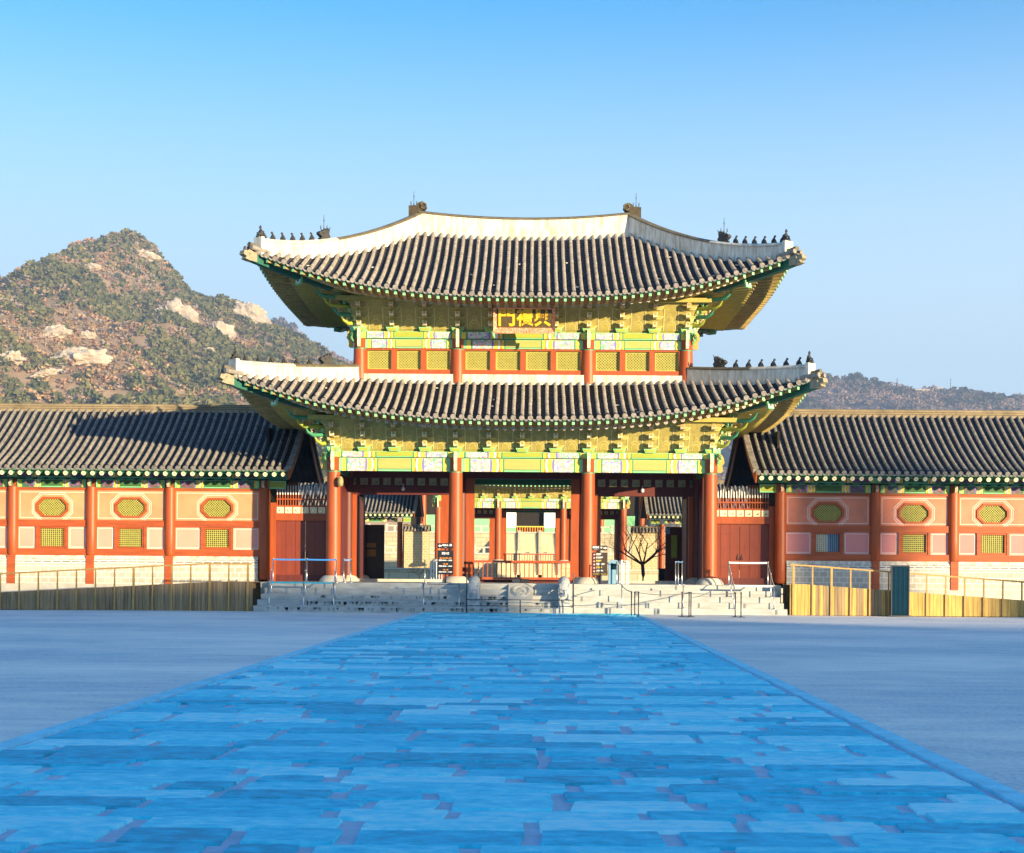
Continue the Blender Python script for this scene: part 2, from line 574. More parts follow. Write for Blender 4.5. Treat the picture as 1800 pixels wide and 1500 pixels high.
def hip_band(parent, rf, h0, h1, wdt=0.42, t1=0.965, t0=0.0, name='hip_ridge', which=(0, 1, 2, 3)):
    """plastered ridge along each of the four corners; returns (corner index, function of t -> (top point, unit outward))"""
    out = []
    for q, (sx, sy) in enumerate(((-1, -1), (1, -1), (-1, 1), (1, 1))):
        if q not in which:
            continue

        def hp(t, sx=sx, sy=sy):
            a = rf.Ai + (rf.A - rf.Ai) * t
            b = rf.Bi + (rf.B - rf.Bi) * t
            zc = rf.zc + rf.R
            return Vector((rf.x0 + sx * a, rf.yc + sy * b, zc + (rf.ztop - zc) * (1 - t) ** rf.ph))
        d = (hp(1) - hp(0))
        d.z = 0
        d.normalize()
        pr = Vector((-d.y, d.x, 0))
        mb = MB()
        N = 18
        rows, cap, fan = [], [], []
        for i in range(N + 1):
            t = t0 + (t1 - t0) * i / N
            p = hp(t)
            h = h0 + (h1 - h0) * (t ** 0.8)
            lo, up = p + Vector((0, 0, -0.22)), p + Vector((0, 0, h))
            rows.append([lo + pr * wdt / 2, up + pr * wdt / 2 * .92, up - pr * wdt / 2 * .92, lo - pr * wdt / 2])
            cap.append([up + pr * (wdt / 2 + .03), up + pr * (wdt / 2 + .03) + Vector((0, 0, .05)), up + pr * .1 + Vector((0, 0, .13)), up - pr * .1 + Vector((0, 0, .13)), up - pr * (wdt / 2 + .03) + Vector((0, 0, .05)), up - pr * (wdt / 2 + .03)])
        mb.grid(rows, PLASTER)
        mb.face(rows[-1][::-1], PLASTER)
        mb.face(rows[0], PLASTER)
        mb.grid(cap[:int(N * .62)], RIDGECAP)
        mb.grid(cap[int(N * .62) - 1:], PLASTER)
        mb.face(cap[-1], PLASTER)
        mb.face(cap[0][::-1], RIDGECAP)
        # upright end block
        e = hp(t1)
        u = Vector((0, 0, 1))
        mb.prism([(-.10, -.15), (.06, -.15), (.06, h1 + .17), (-.10, h1 + .17)], e, d, u, pr, wdt + .05, PLASTER)
        for s_ in (-1, 1):   # tile fan below the end block
            mb.tube([e + pr * .16 * s_ - d * .3, e + pr * .20 * s_ + d * .55 + u * .06], .10, 8, ROLL)
        mb.tube([e - d * .3 + u * .1, e + d * .5 + u * .2], .11, 8, RIDGECAP)
        o = mb.build(name, parent)
        out.append((q, hp, d, pr, lambda t: h0 + (h1 - h0) * (t ** 0.8)))
    return out


def figure_mesh(kind=0):
    """small seated roof figure, faces +X, base at 0"""
    mb = MB()
    if kind == 0:
        mb.box(-.16, .20, -.07, .07, 0, .04, FIG)
        mb.tube([(-.10, 0, .03), (-.06, 0, .16), (.03, 0, .30), (.06, 0, .35)], [.08, .095, .065, .05], 7, FIG)
        mb.ball((.09, 0, .40), .068, FIG, 8, (1.2, 1, 1))
        for s_ in (-1, 1):
            mb.tube([(.04, .05 * s_, .27), (.12, .06 * s_, .15), (.17, .05 * s_, .02)], [.032, .028, .024], 5, FIG)
            mb.tube([(-.08, .07 * s_, .08), (.04, .09 * s_, .15), (.06, .08 * s_, .02)], [.045, .04, .03], 5, FIG)
    else:
        mb.box(-.2, .26, -.1, .1, 0, .05, FIG)
        mb.tube([(-.12, 0, .05), (-.08, 0, .25), (-.05, 0, .45), (-.03, 0, .52)], [.13, .12, .10, .05], 8, FIG)
        mb.ball((-.01, 0, .60), .085, FIG, 8)
        mb.tube([(-.02, 0, .66), (-.03, 0, .74)], [.07, .03], 7, FIG)
        for s_ in (-1, 1):
            mb.tube([(-.05, .10 * s_, .44), (.04, .13 * s_, .30), (.16, .11 * s_, .27)], [.045, .04, .035], 6, FIG)
            mb.tube([(-.10, .08 * s_, .10), (.10, .12 * s_, .22), (.20, .10 * s_, .04)], [.07, .06, .05], 6, FIG)
    return mb


def dragon_mesh():
    """ridge dragon head, mouth opens toward +X"""
    mb = MB()
    poly = [(-.30, 0), (.24, 0), (.34, .10), (.22, .16), (.34, .24), (.46, .30), (.44, .42), (.30, .50), (.20, .48), (.12, .60), (.02, .56), (-.06, .68), (-.16, .62), (-.22, .74), (-.34, .60), (-.30, .42), (-.40, .30), (-.34, .14)]
    mb.prism(poly, (0, 0, 0), (1, 0, 0), (0, 0, 1), (0, 1, 0), .26, FIG)
    for s_ in (-1, 1):
        mb.ball((.12, .13 * s_, .40), .06, FIG, 6)
        mb.tube([(-.1, .12 * s_, .5), (-.22, .2 * s_, .62), (-.3, .2 * s_, .8)], [.05, .04, .015], 5, FIG)
    return mb


def spike_mesh(h=0.62):
    mb = MB()
    mb.tube([(0, 0, 0), (0, 0, h)], [.018, .010], 5, STEELD)
    for s_ in (-1, 1):
        mb.tube([(0, 0, .04), (.11 * s_, 0, .06), (.13 * s_, 0, .22)], .012, 5, STEELD)
        mb.tube([(.13 * s_, 0, .10), (.13 * s_, 0, .26)], [.028, .012], 5, STEELD)
    mb.tube([(0, 0, .02), (0, 0, .16)], [.035, .02], 5, STEELD)
    mb.tube([(0, 0, h * .6), (0, 0, h * .75)], [.03, .012], 5, STEELD)
    return mb


def eave_wood(rf, roofobj, Aw, Bw, zin, budget, thingobj, sides=(0, 1, 3, 2), rdrop=.30):
    """soffit, fascia, round rafters and square flying rafters"""
    board, extra_r, extra_f = MB(), MB(), MB()
    for k in sides:
        A, B, _, _ = rf.dims(k)
        aw, bw = (Aw, Bw) if k in (0, 2) else (Bw, Aw)
        S = 40
        r1, r2, r3, f1, f2 = [], [], [], [], []
        for i in range(S + 1):
            a = -A * .985 + 2 * A * .985 * i / S
            be, ze = rf.eave(k, a)
            ar = max(-aw, min(aw, a))
            f = 1.0
            r1.append(rf.xf(k, ar, bw - .7, zin + .14))
            m_ = lambda q: (ar + (a - ar) * q)
            bb = be - 1.10
            r2.append(rf.xf(k, ar + (a - ar) * ((bb - bw + .7) / (be - bw + .7)), bb, ze - .23))
            r3.append(rf.xf(k, a, be - .06, ze - .085))
            f1.append([rf.xf(k, a, be - .02, ze - .03), rf.xf(k, a, be - .02, ze - .12), rf.xf(k, a, be - .10, ze - .12)])
            am = ar + (a - ar) * ((bb + .02 - bw + .7) / (be - bw + .7))
            f2.append([rf.xf(k, am, bb + .06, ze - .12), rf.xf(k, am, bb + .06, ze - rdrop + .085), rf.xf(k, am, bb - .04, ze - rdrop + .085)])
        board.grid([r1, r2], SOFFIT)
        board.grid([r2, r3], SOFFITG)
        board.grid(f1, DGREEN)
        board.grid(f2, DGREEN)
        n = int((A - .45) / .34)
        order = sorted(range(-n, n + 1), key=abs)
        for i in order:
            a = (i + .5) * .34 if False else i * .34
            be, ze = rf.eave(k, a)
            ar = max(-aw, min(aw, a))
            bb = be - 1.0
            q = (bb - bw + .7) / (be - bw + .7)
            am = ar + (a - ar) * q
            p0 = rf.xf(k, ar, bw - .7, zin)
            p1 = rf.xf(k, am, bb, ze - rdrop)
            solo = budget[0] > 0 and k == 0
            mb = MB() if solo else extra_r
            mb.tube([p0, p1], .085, 8, OLIVE, True, True, RINGC)
            d = (Vector(p1) - Vector(p0)).normalized()
            mb.tube([Vector(p1) + d * .001, Vector(p1) + d * .006], .048, 8, RINGD)
            mb.tube([Vector(p1) + d * .004, Vector(p1) + d * .010], .028, 6, RINGC)
            if solo:
                budget[0] -= 1
                mb.build('rafter', roofobj, loc=p1)
            q2 = (bb - .35 - bw + .7) / (be - bw + .7)
            a2 = ar + (a - ar) * q2
            p0 = rf.xf(k, a2, bb - .35, ze - .20)
            p1 = rf.xf(k, a, be - .06, ze - .195)
            solo = budget[1] > 0 and k == 0
            mb = MB() if solo else extra_f
            mb.bar(p0, p1, .11, .11, FLYR, LGREEN)
            if solo:
                budget[1] -= 1
                mb.build('flying_rafter', roofobj, loc=p1)
        # corner beams
    cb = []
    for sx, sy in ((-1, -1), (1, -1), (-1, 1), (1, 1)):
        mb = MB()
        c0 = Vector((rf.x0 + sx * (Aw - .6), rf.yc + sy * (Bw - .6), zin - .1))
        c1 = Vector((rf.x0 + sx * rf.A, rf.yc + sy * rf.B, rf.zc + rf.R))
        pts = []
        for i in range(9):
            t = i / 8
            p = c0.lerp(c1, t)
            p.z = zin - .12 + (rf.zc + rf.R - .32 - zin + .12) * t ** 1.7
            pts.append(p)
        for i in range(8):
            mb.bar(pts[i], pts[i + 1] + (pts[i + 1] - pts[i]) * .03, .26, .30, DGREEN if i > 2 else OLIVE)
        d = (pts[-1] - pts[-2]).normalized()
        pr = Vector((-d.y, d.x, 0)).normalized()
        q = pts[5]
        mb.bar(q + d * .05 - Vector((0, 0, .20)), q + d * .14 - Vector((0, 0, .20)), .36, .30, LGREEN, LGREEN)
        mb.bar(q + d * .14 - Vector((0, 0, .20)), q + d * .146 - Vector((0, 0, .20)), .25, .20, WHITE, WHITE)
        mb.bar(q + d * .147 - Vector((0, 0, .20)), q + d * .15 - Vector((0, 0, .20)), .12, .09, DGREEN, DGREEN)
        mb.build('corner_beam', roofobj)
        mb = MB()
        tip = pts[-1] + Vector((0, 0, .02))
        dh = Vector((d.x, d.y, 0)).normalized()
        mb.prism([(-.15, -.17), (.20, -.15), (.42, -.10), (.34, .0), (.50, .06), (.46, .22), (.30, .22), (.20, .30), (.05, .22), (-.15, .18)], tip, dh, (0, 0, 1), pr, .30, HEADT)
        for s_ in (-1, 1):
            mb.ball(tip + dh * .2 + pr * .15 * s_ + Vector((0, 0, .12)), .05, HEADT, 6)
        mb.build('corner_head', roofobj)
    board.build('eave_board', roofobj)
    if extra_r.f:
        extra_r.build('rafter', roofobj, kind='stuff')
    if extra_f.f:
        extra_f.build('flying_rafter', roofobj, kind='stuff')


# ------------------------------------------------------------------ painted beams, brackets
SEG = [(0, .030, LGREEN, 0), (.030, .060, YEL, 0), (.060, .075, MGREEN, 0), (.075, .235, DANCH, 0), (.235, .246, BLUEP, 1), (.246, .285, YEL, 1), (.285, .30, WHITE, 1), (.30, .325, ORNG, -1), (.325, .34, YEL, 0), (.34, .352, MGREEN, 0)]


def painted(mb, f, a0, a1, z0, z1, mid=None, pat=None):
    """f(a, o, z): o = distance proud of the wall plane. Thin painted skin with curved seams."""
    L = a1 - a0
    R = 6
    h = z1 - z0
    mid = mid or YGREEN

    def off(kind, q):
        return kind * .045 * (4 * q * (1 - q)) * min(1, h / .4)
    segs = []
    for s0, s1, m, k in SEG:
        segs.append((s0, s1, m, k))
    K = {}
    for i, (s0, s1, m, k) in enumerate(segs):
        if m is DANCH and pat:
            m = pat
        kl = segs[i - 1][3] if i else 0
        for side in (0, 1):
            for r in range(R):
                q0, q1 = r / R, (r + 1) / R
                xs = []
                for (sv, kk) in ((s0, kl), (s1, k)):
                    for q in (q0, q1):
                        x = sv * L + off(kk, q)
                        xs.append(x)
                if side:
                    P = [a1 - x for x in xs]
                else:
                    P = [a0 + x for x in xs]
                mb.face([f(P[0], .004, z0 + h * q0), f(P[2], .004, z0 + h * q0), f(P[3], .004, z0 + h * q1), f(P[1], .004, z0 + h * q1)], m)
    c0, c1 = a0 + .352 * L, a1 - .352 * L
    mb.face([f(c0, .004, z0), f(c1, .004, z0), f(c1, .004, z0 + h * .12), f(c0, .004, z0 + h * .12)], LGREEN)
    mb.face([f(c0, .004, z0 + h * .12), f(c1, .004, z0 + h * .12), f(c1, .004, z0 + h * .17), f(c0, .004, z0 + h * .17)], DGREEN)
    mb.face([f(c0, .004, z0 + h * .17), f(c1, .004, z0 + h * .17), f(c1, .004, z1), f(c0, .004, z1)], mid)
    mb.face([f(a0, .008, z1 - .018), f(a1, .008, z1 - .018), f(a1, .008, z1), f(a0, .008, z1)], LGREEN)


def bracket_mesh(tiers=3, corner=False, k=1.0):
    """bracket set, outward = -Y, base at origin (top of beam)"""
    mb = MB()
    # bearing block
    mb.prism([(-.20, 0), (.20, 0), (.27, .16), (-.27, .16)], (0, -.10, 0), (1, 0, 0), (0, 0, 1), (0, 1, 0), .46, LGREEN)
    mb.prism([(-.16, .02), (.16, .02), (.21, .13), (-.21, .13)], (0, -.335, 0), (1, 0, 0), (0, 0, 1), (0, 1, 0), .02, YGREEN)
    for i in range(tiers):
        z = .18 + i * .36
        reach = (.40 + .24 * i) * k
        # tongue
        w = .11
        body = [(.1, z), (-reach, z), (-reach - .12, z + .04), (-reach - .22, z + .20), (-reach - .17, z + .27), (-reach - .06, z + .19), (.1, z + .19)]
        mb.prism([(-a, b) for a, b in body], (0, 0, 0), (0, -1, 0), (0, 0, 1), (1, 0, 0), w, OLIVE, OLIVE)
        mb.prism([(reach + .03, z + .01), (reach + .13, z + .05), (reach + .22, z + .21), (reach + .15, z + .25), (reach + .04, z + .20)], (0, 0, 0), (0, -1, 0), (0, 0, 1), (1, 0, 0), w + .07, PINKC if i == 2 else CREAM)
        # lateral arms, boat shaped
        y = -.16 - .235 * i * k
        for (hw, zz) in ((.36, z), (.52, z + .18)):
            prof = [(-hw + .12, 0), (hw - .12, 0), (hw, .09), (hw, .15), (-hw, .15), (-hw, .09)]
            mb.prism([(u, v + zz) for u, v in prof], (0, y, 0), (1, 0, 0), (0, 0, 1), (0, 1, 0), .10, OLIVEL)
            prof = [(-hw + .15, .02), (hw - .15, .02), (hw - .025, .095), (hw - .025, .13), (-hw + .025, .13), (-hw + .025, .095)]
            mb.prism([(u, v + zz) for u, v in prof], (0, y - .053, 0), (1, 0, 0), (0, 0, 1), (0, 1, 0), .01, OLIVE)
        for u in (-.46, 0, .46):
            mb.box(u - .07, u + .07, y - .075, y + .05, z + .335, z + .385, LGREEN if i == 0 and u == 0 else OLIVEL)
    return mb


def corner_bracket_mesh(tiers=3, k=1.0):
    mb = MB()
    mb.box(-.24, .24, -.33, .15, 0, .28, LGREEN)
    mb.box(-.16, .16, -.336, -.33, .05, .23, WHITE)
    for a in (-1, 1):
        mb.bar((-.13, -.34, .14 - .07 * a), (.13, -.34, .14 + .07 * a), .02, .008, PINKC, None, (0, 1, 0))
    for i in range(tiers + 1):
        z = .30 + i * .33
        reach = (.65 + .45 * i) * k
        pts = [(0, 0, z + .05), (0, -reach * .7, z + .0), (0, -reach, z - .03), (0, -reach - .25, z + .08), (0, -reach - .42, z + .32)]
        mb.tube(pts, [.09, .09, .085, .06, .018], 7, YGREEN if i % 2 == 0 else MGREEN)
        mb.tube([(0, -reach - .05, z + .08), (0, -reach - .1, z + .2), (0, -reach + .02, z + .24)], [.05, .045, .02], 6, CREAM)
        # curling scroll plates on both sides
        for s_ in (-1, 1):
            c = Vector((s_ * .12, -reach * .6, z + .17))
            sw = [c + Vector((0, .13 * math.cos(t) * (1 - t / 9), .13 * math.sin(t) * (1 - t / 9))) for t in [j * .7 for j in range(10)]]
            mb.tube(sw, .022, 5, LGREEN)
    for s_ in (-1, 1):
        mb.tube([(0, -.35, -.05), (0, -.5, -.28), (0, -.32, -.5)], [.05, .06, .02], 6, LGREEN)
        mb.tube([(0.02 * s_, -.42 + .12 * math.cos(t), -.2 + .12 * math.sin(t)) for t in [j * .6 for j in range(10)]], .02, 5, MGREEN)
    return mb


def clip_seg(p, q, poly):
    """Cyrus-Beck against a convex counter-clockwise polygon"""
    t0, t1 = 0.0, 1.0
    dx, dy = q[0] - p[0], q[1] - p[1]
    for i in range(len(poly)):
        a, b = poly[i], poly[(i + 1) % len(poly)]
        nx, ny = -(b[1] - a[1]), b[0] - a[0]
        num = nx * (p[0] - a[0]) + ny * (p[1] - a[1])
        den = nx * dx + ny * dy
        if abs(den) < 1e-9:
            if num < 0:
                return None
            continue
        t = -num / den
        if den > 0:
            t0 = max(t0, t)
        else:
            t1 = min(t1, t)
    if t1 - t0 < 1e-4:
        return None
    return (p[0] + dx * t0, p[1] + dy * t0), (p[0] + dx * t1, p[1] + dy * t1)


def lattice(mb, f, poly, sp, w, diag=True, mat=None):
    """bars inside polygon poly (u,z); f(u,o,z) maps to world; o is depth proud"""
    mat = mat or LATT
    us = [p[0] for p in poly]
    zs = [p[1] for p in poly]
    cu, cz = sum(us) / len(us), sum(zs) / len(zs)
    D = max(max(us) - min(us), max(zs) - min(zs)) * 1.2
    dirs = ((.7071, .7071), (.7071, -.7071)) if diag else ((1, 0), (0, 1))
    for di, (dx, dz) in enumerate(dirs):
        nx, nz = -dz, dx
        n = int(D / sp)
        for i in range(-n, n + 1):
            c = (cu + nx * i * sp, cz + nz * i * sp)
            r = clip_seg((c[0] - dx * D, c[1] - dz * D), (c[0] + dx * D, c[1] + dz * D), poly)
            if not r:
                continue
            (u0, z0), (u1, z1) = r
            o = .012 + .006 * di
            q = []
            for (u, z, s_) in ((u0, z0, -1), (u1, z1, -1), (u1, z1, 1), (u0, z0, 1)):
                q.append((u + nx * s_ * w / 2, z + nz * s_ * w / 2))
            a = [f(u, 0, z) for u, z in q]
            b = [f(u, o, z) for u, z in q]
            mb.face(b, mat)
            for j in range(4):
                mb.face([a[j], a[(j + 1) % 4], b[(j + 1) % 4], b[j]], mat)


def ring(mb, f, outer, inner, o0, o1, mat):
    n = len(outer)
    for i in range(n):
        j = (i + 1) % n
        A = [f(outer[i][0], o1, outer[i][1]), f(outer[j][0], o1, outer[j][1]), f(inner[j][0], o1, inner[j][1]), f(inner[i][0], o1, inner[i][1])]
        mb.face(A, mat)
        mb.face([f(inner[i][0], o0, inner[i][1]), f(inner[j][0], o0, inner[j][1]), A[2], A[3]], mat)
        mb.face([f(outer[i][0], o0, outer[i][1]), f(outer[j][0], o0, outer[j][1]), A[1], A[0]], mat)


def rect(u0, u1, z0, z1):
    return [(u0, z0), (u1, z0), (u1, z1), (u0, z1)]


def octo(cu, cz, hw, hh, c):
    return [(cu - hw + c, cz - hh), (cu + hw - c, cz - hh), (cu + hw, cz - hh + c), (cu + hw, cz + hh - c), (cu + hw - c, cz + hh), (cu - hw + c, cz + hh), (cu - hw, cz + hh - c), (cu - hw, cz - hh + c)]


def storey_wood(root, X0, YC, AW, BW, colx, coly, zb, zb2, zt, name_prefix, bset_sp, tiers, top_z, bn=(4, 4, 4)):
    """painted beams, bracket panels and bracket sets round a storey. zb..zb2 lower beam, zb2..zt upper beam"""
    def side(k):
        def f(a, o, z):
            if k == 0:
                return (X0 + a, YC - BW - o, z)
            if k == 2:
                return (X0 - a, YC + BW + o, z)
            if k == 1:
                return (X0 + AW + o, YC + a, z)
            return (X0 - AW - o, YC - a, z)
        return f
    protos = {}
    for k in range(4):
        f = side(k)
        cs = colx if k in (0, 2) else coly
        half = AW if k in (0, 2) else BW
        for i in range(len(cs) - 1):
            a0, a1 = cs[i] + .24, cs[i + 1] - .24
            mb = MB()
            p = [f(a0, -.14, zb), f(a1, -.14, zb), f(a1, .14, zb), f(a0, .14, zb), f(a0, -.14, zb2 - .03), f(a1, -.14, zb2 - .03), f(a1, .14, zb2 - .03), f(a0, .14, zb2 - .03)]
            mb.hexa(p, MGREEN)
            painted(mb, lambda a, o, z: f(a, .14 + o, z), a0, a1, zb, zb2 - .03, YGREEN2)
            mb.build('lower_beam', root)
            a0, a1 = cs[i], cs[i + 1]
            e0 = .22 if i == 0 else 0
            e1 = .22 if i == len(cs) - 2 else 0
            mb = MB()
            p = [f(a0 - e0, -.2, zb2), f(a1 + e1, -.2, zb2), f(a1 + e1, .2, zb2), f(a0 - e0, .2, zb2), f(a0 - e0, -.2, zt), f(a1 + e1, -.2, zt), f(a1 + e1, .2, zt), f(a0 - e0, .2, zt)]
            if k in (1, 3):
                p = [f(a0 + (.2 if i == 0 else 0), -.2, zb2), f(a1 - (.2 if i == len(cs) - 2 else 0), -.2, zb2), f(a1 - (.2 if i == len(cs) - 2 else 0), .2, zb2), f(a0 + (.2 if i == 0 else 0), .2, zb2), f(a0 + (.2 if i == 0 else 0), -.2, zt), f(a1 - (.2 if i == len(cs) - 2 else 0), -.2, zt), f(a1 - (.2 if i == len(cs) - 2 else 0), .2, zt), f(a0 + (.2 if i == 0 else 0), .2, zt)]
            mb.hexa(p, MGREEN)
            painted(mb, lambda a, o, z: f(a, .2 + o, z), a0, a1, zb2, zt, YGREEN)
            mb.build('upper_beam', root)
        # leaning panel behind brackets
        PO = lambda z: .02 + (z - zt) * .62
        mb = MB()
        mb.face([f(-half, PO(zt), zt), f(half, PO(zt), zt), f(half + .5, PO(top_z + .3), top_z + .3), f(-half - .5, PO(top_z + .3), top_z + .3)], OLIVED)
        ro = .95
        mb.hexa([f(-half - ro, ro - .1, top_z + .10), f(half + ro, ro - .1, top_z + .10), f(half + ro, ro + .1, top_z + .10), f(-half - ro, ro + .1, top_z + .10), f(-half - ro, ro - .1, top_z + .28), f(half + ro, ro - .1, top_z + .28), f(half + ro, ro + .1, top_z + .28), f(-half - ro, ro + .1, top_z + .28)], OLIVE)
        pos = []
        for i in range(len(cs) - 1):
            nb = bn[i] if k in (0, 2) else 3
            for j in range(nb):
                pos.append(cs[i] + (cs[i + 1] - cs[i]) * j / nb)
        pos.append(cs[-1])
        for i in range(len(pos) - 1):
            m = (pos[i] + pos[i + 1]) / 2
            for (rx, hh, z0, mt, o) in ((.24, .30, .20, OLIVEL, -.08), (.21, .27, .20, OLIVE, -.07), (.15, .18, .20, OLIVEL, -.065), (.125, .155, .20, OLIVE, -.06)):
                arc = [(m + rx, zt + z0 - .1)] + [(m + rx * math.cos(t), zt + z0 + hh * math.sin(t)) for t in [PI * q / 10 for q in range(11)]] + [(m - rx, zt + z0 - .1)]
                mb.face([f(u, PO(z) + o + .09, z) for u, z in arc], mt)
            hd = [(m + .09 * math.cos(t), zt + .56 + .10 * math.sin(t)) for t in [2 * PI * q / 10 for q in range(10)]]
            mb.face([f(u, PO(z) + .015, z) for u, z in hd], OLIVEL)
            hd = [(m + .07 * math.cos(t), zt + .56 + .08 * math.sin(t)) for t in [2 * PI * q / 10 for q in range(10)]]
            mb.face([f(u, PO(z) + .02, z) for u, z in hd], OLIVE)
            for s_ in (-1, 1):
                u = m + s_ * .30
                mb.hexa([f(u - .02, PO(zt + .1) - .02, zt + .1), f(u + .02, PO(zt + .1) - .02, zt + .1), f(u + .02, PO(zt + .1) + .02, zt + .1), f(u - .02, PO(zt + .1) + .02, zt + .1), f(u - .02, PO(zt + .95) - .02, zt + .95), f(u + .02, PO(zt + .95) - .02, zt + .95), f(u + .02, PO(zt + .95) + .02, zt + .95), f(u - .02, PO(zt + .95) + .02, zt + .95)], OLIVEL)
        mb.build('bracket_panel', root)
        rz = {0: 0, 1: PI / 2, 2: PI, 3: -PI / 2}[k]
        for i, a in enumerate(pos):
            wl = f(a, 0, zt)
            if 'b' not in protos:
                o = bracket_mesh(tiers).build('bracket_set', None)
                o.parent = root
                o.location = Vector(wl) - WL[root]
                WL[o] = Vector(wl)
                protos['b'] = o
            else:
                cp(protos['b'], root, wl, rz)
    for sx, sy, rz in ((-1, -1, -PI / 4), (1, -1, PI / 4), (-1, 1, -3 * PI / 4), (1, 1, 3 * PI / 4)):
        wl = (X0 + sx * AW, YC + sy * BW, zt)
        if 'c' not in protos:
            o = corner_bracket_mesh(tiers).build('corner_bracket', None)
            o.parent = root
            o.location = Vector(wl) - WL[root]
            o.rotation_euler = (0, 0, rz)
            WL[o] = Vector(wl)
            protos['c'] = o
        else:
            cp(protos['c'], root, wl, rz)
    # column head tongues (below the beam, facing out)
    mbw = MB()
    mbw.prism([(0, .02), (.16, .02), (.24, .12), (.20, .30), (.30, .44), (.26, .66), (.16, .80), (0, .80)], (0, -.2, 0), (0, -1, 0), (0, 0, 1), (1, 0, 0), .13, OLIVE, CREAM)
    first = None
    for k in range(4):
        f = side(k)
        cs = colx if k in (0, 2) else coly
        rz = {0: 0, 1: PI / 2, 2: PI, 3: -PI / 2}[k]
        for a in cs:
            wl = f(a, .08, zb)
            if first is None:
                first = mbw.build('column_wing', None)
                first.parent = root
                first.location = Vector(wl) - WL[root]
                WL[first] = Vector(wl)
            else:
                cp(first, root, wl, rz)


def column(parent, x, y, z0, z1, r, mat, plinth=None, name='column'):
    mb = MB()
    mb.lathe([(r * 1.0, 0), (r * 1.03, (z1 - z0) * .3), (r * .93, z1 - z0)], 20, mat, (x, y, z0))
    mb.tube([(x, y, z1 - .05), (x, y, z1 - .01)], r * .96, 16, MGREEN)
    o = mb.build(name, parent)
    if plinth:
        mb = MB()
        mb.lathe([(r * 2.0, -.02), (r * 1.95, .06), (r * 1.6, .20), (r * 1.3, plinth)], 24, STONE, (x, y, z0 - plinth))
        mb.build('plinth', o)
    return o


# ------------------------------------------------------------------ the gate
COLX = [-7.88, -2.77, 2.77, 7.88]
ZF = 1.15


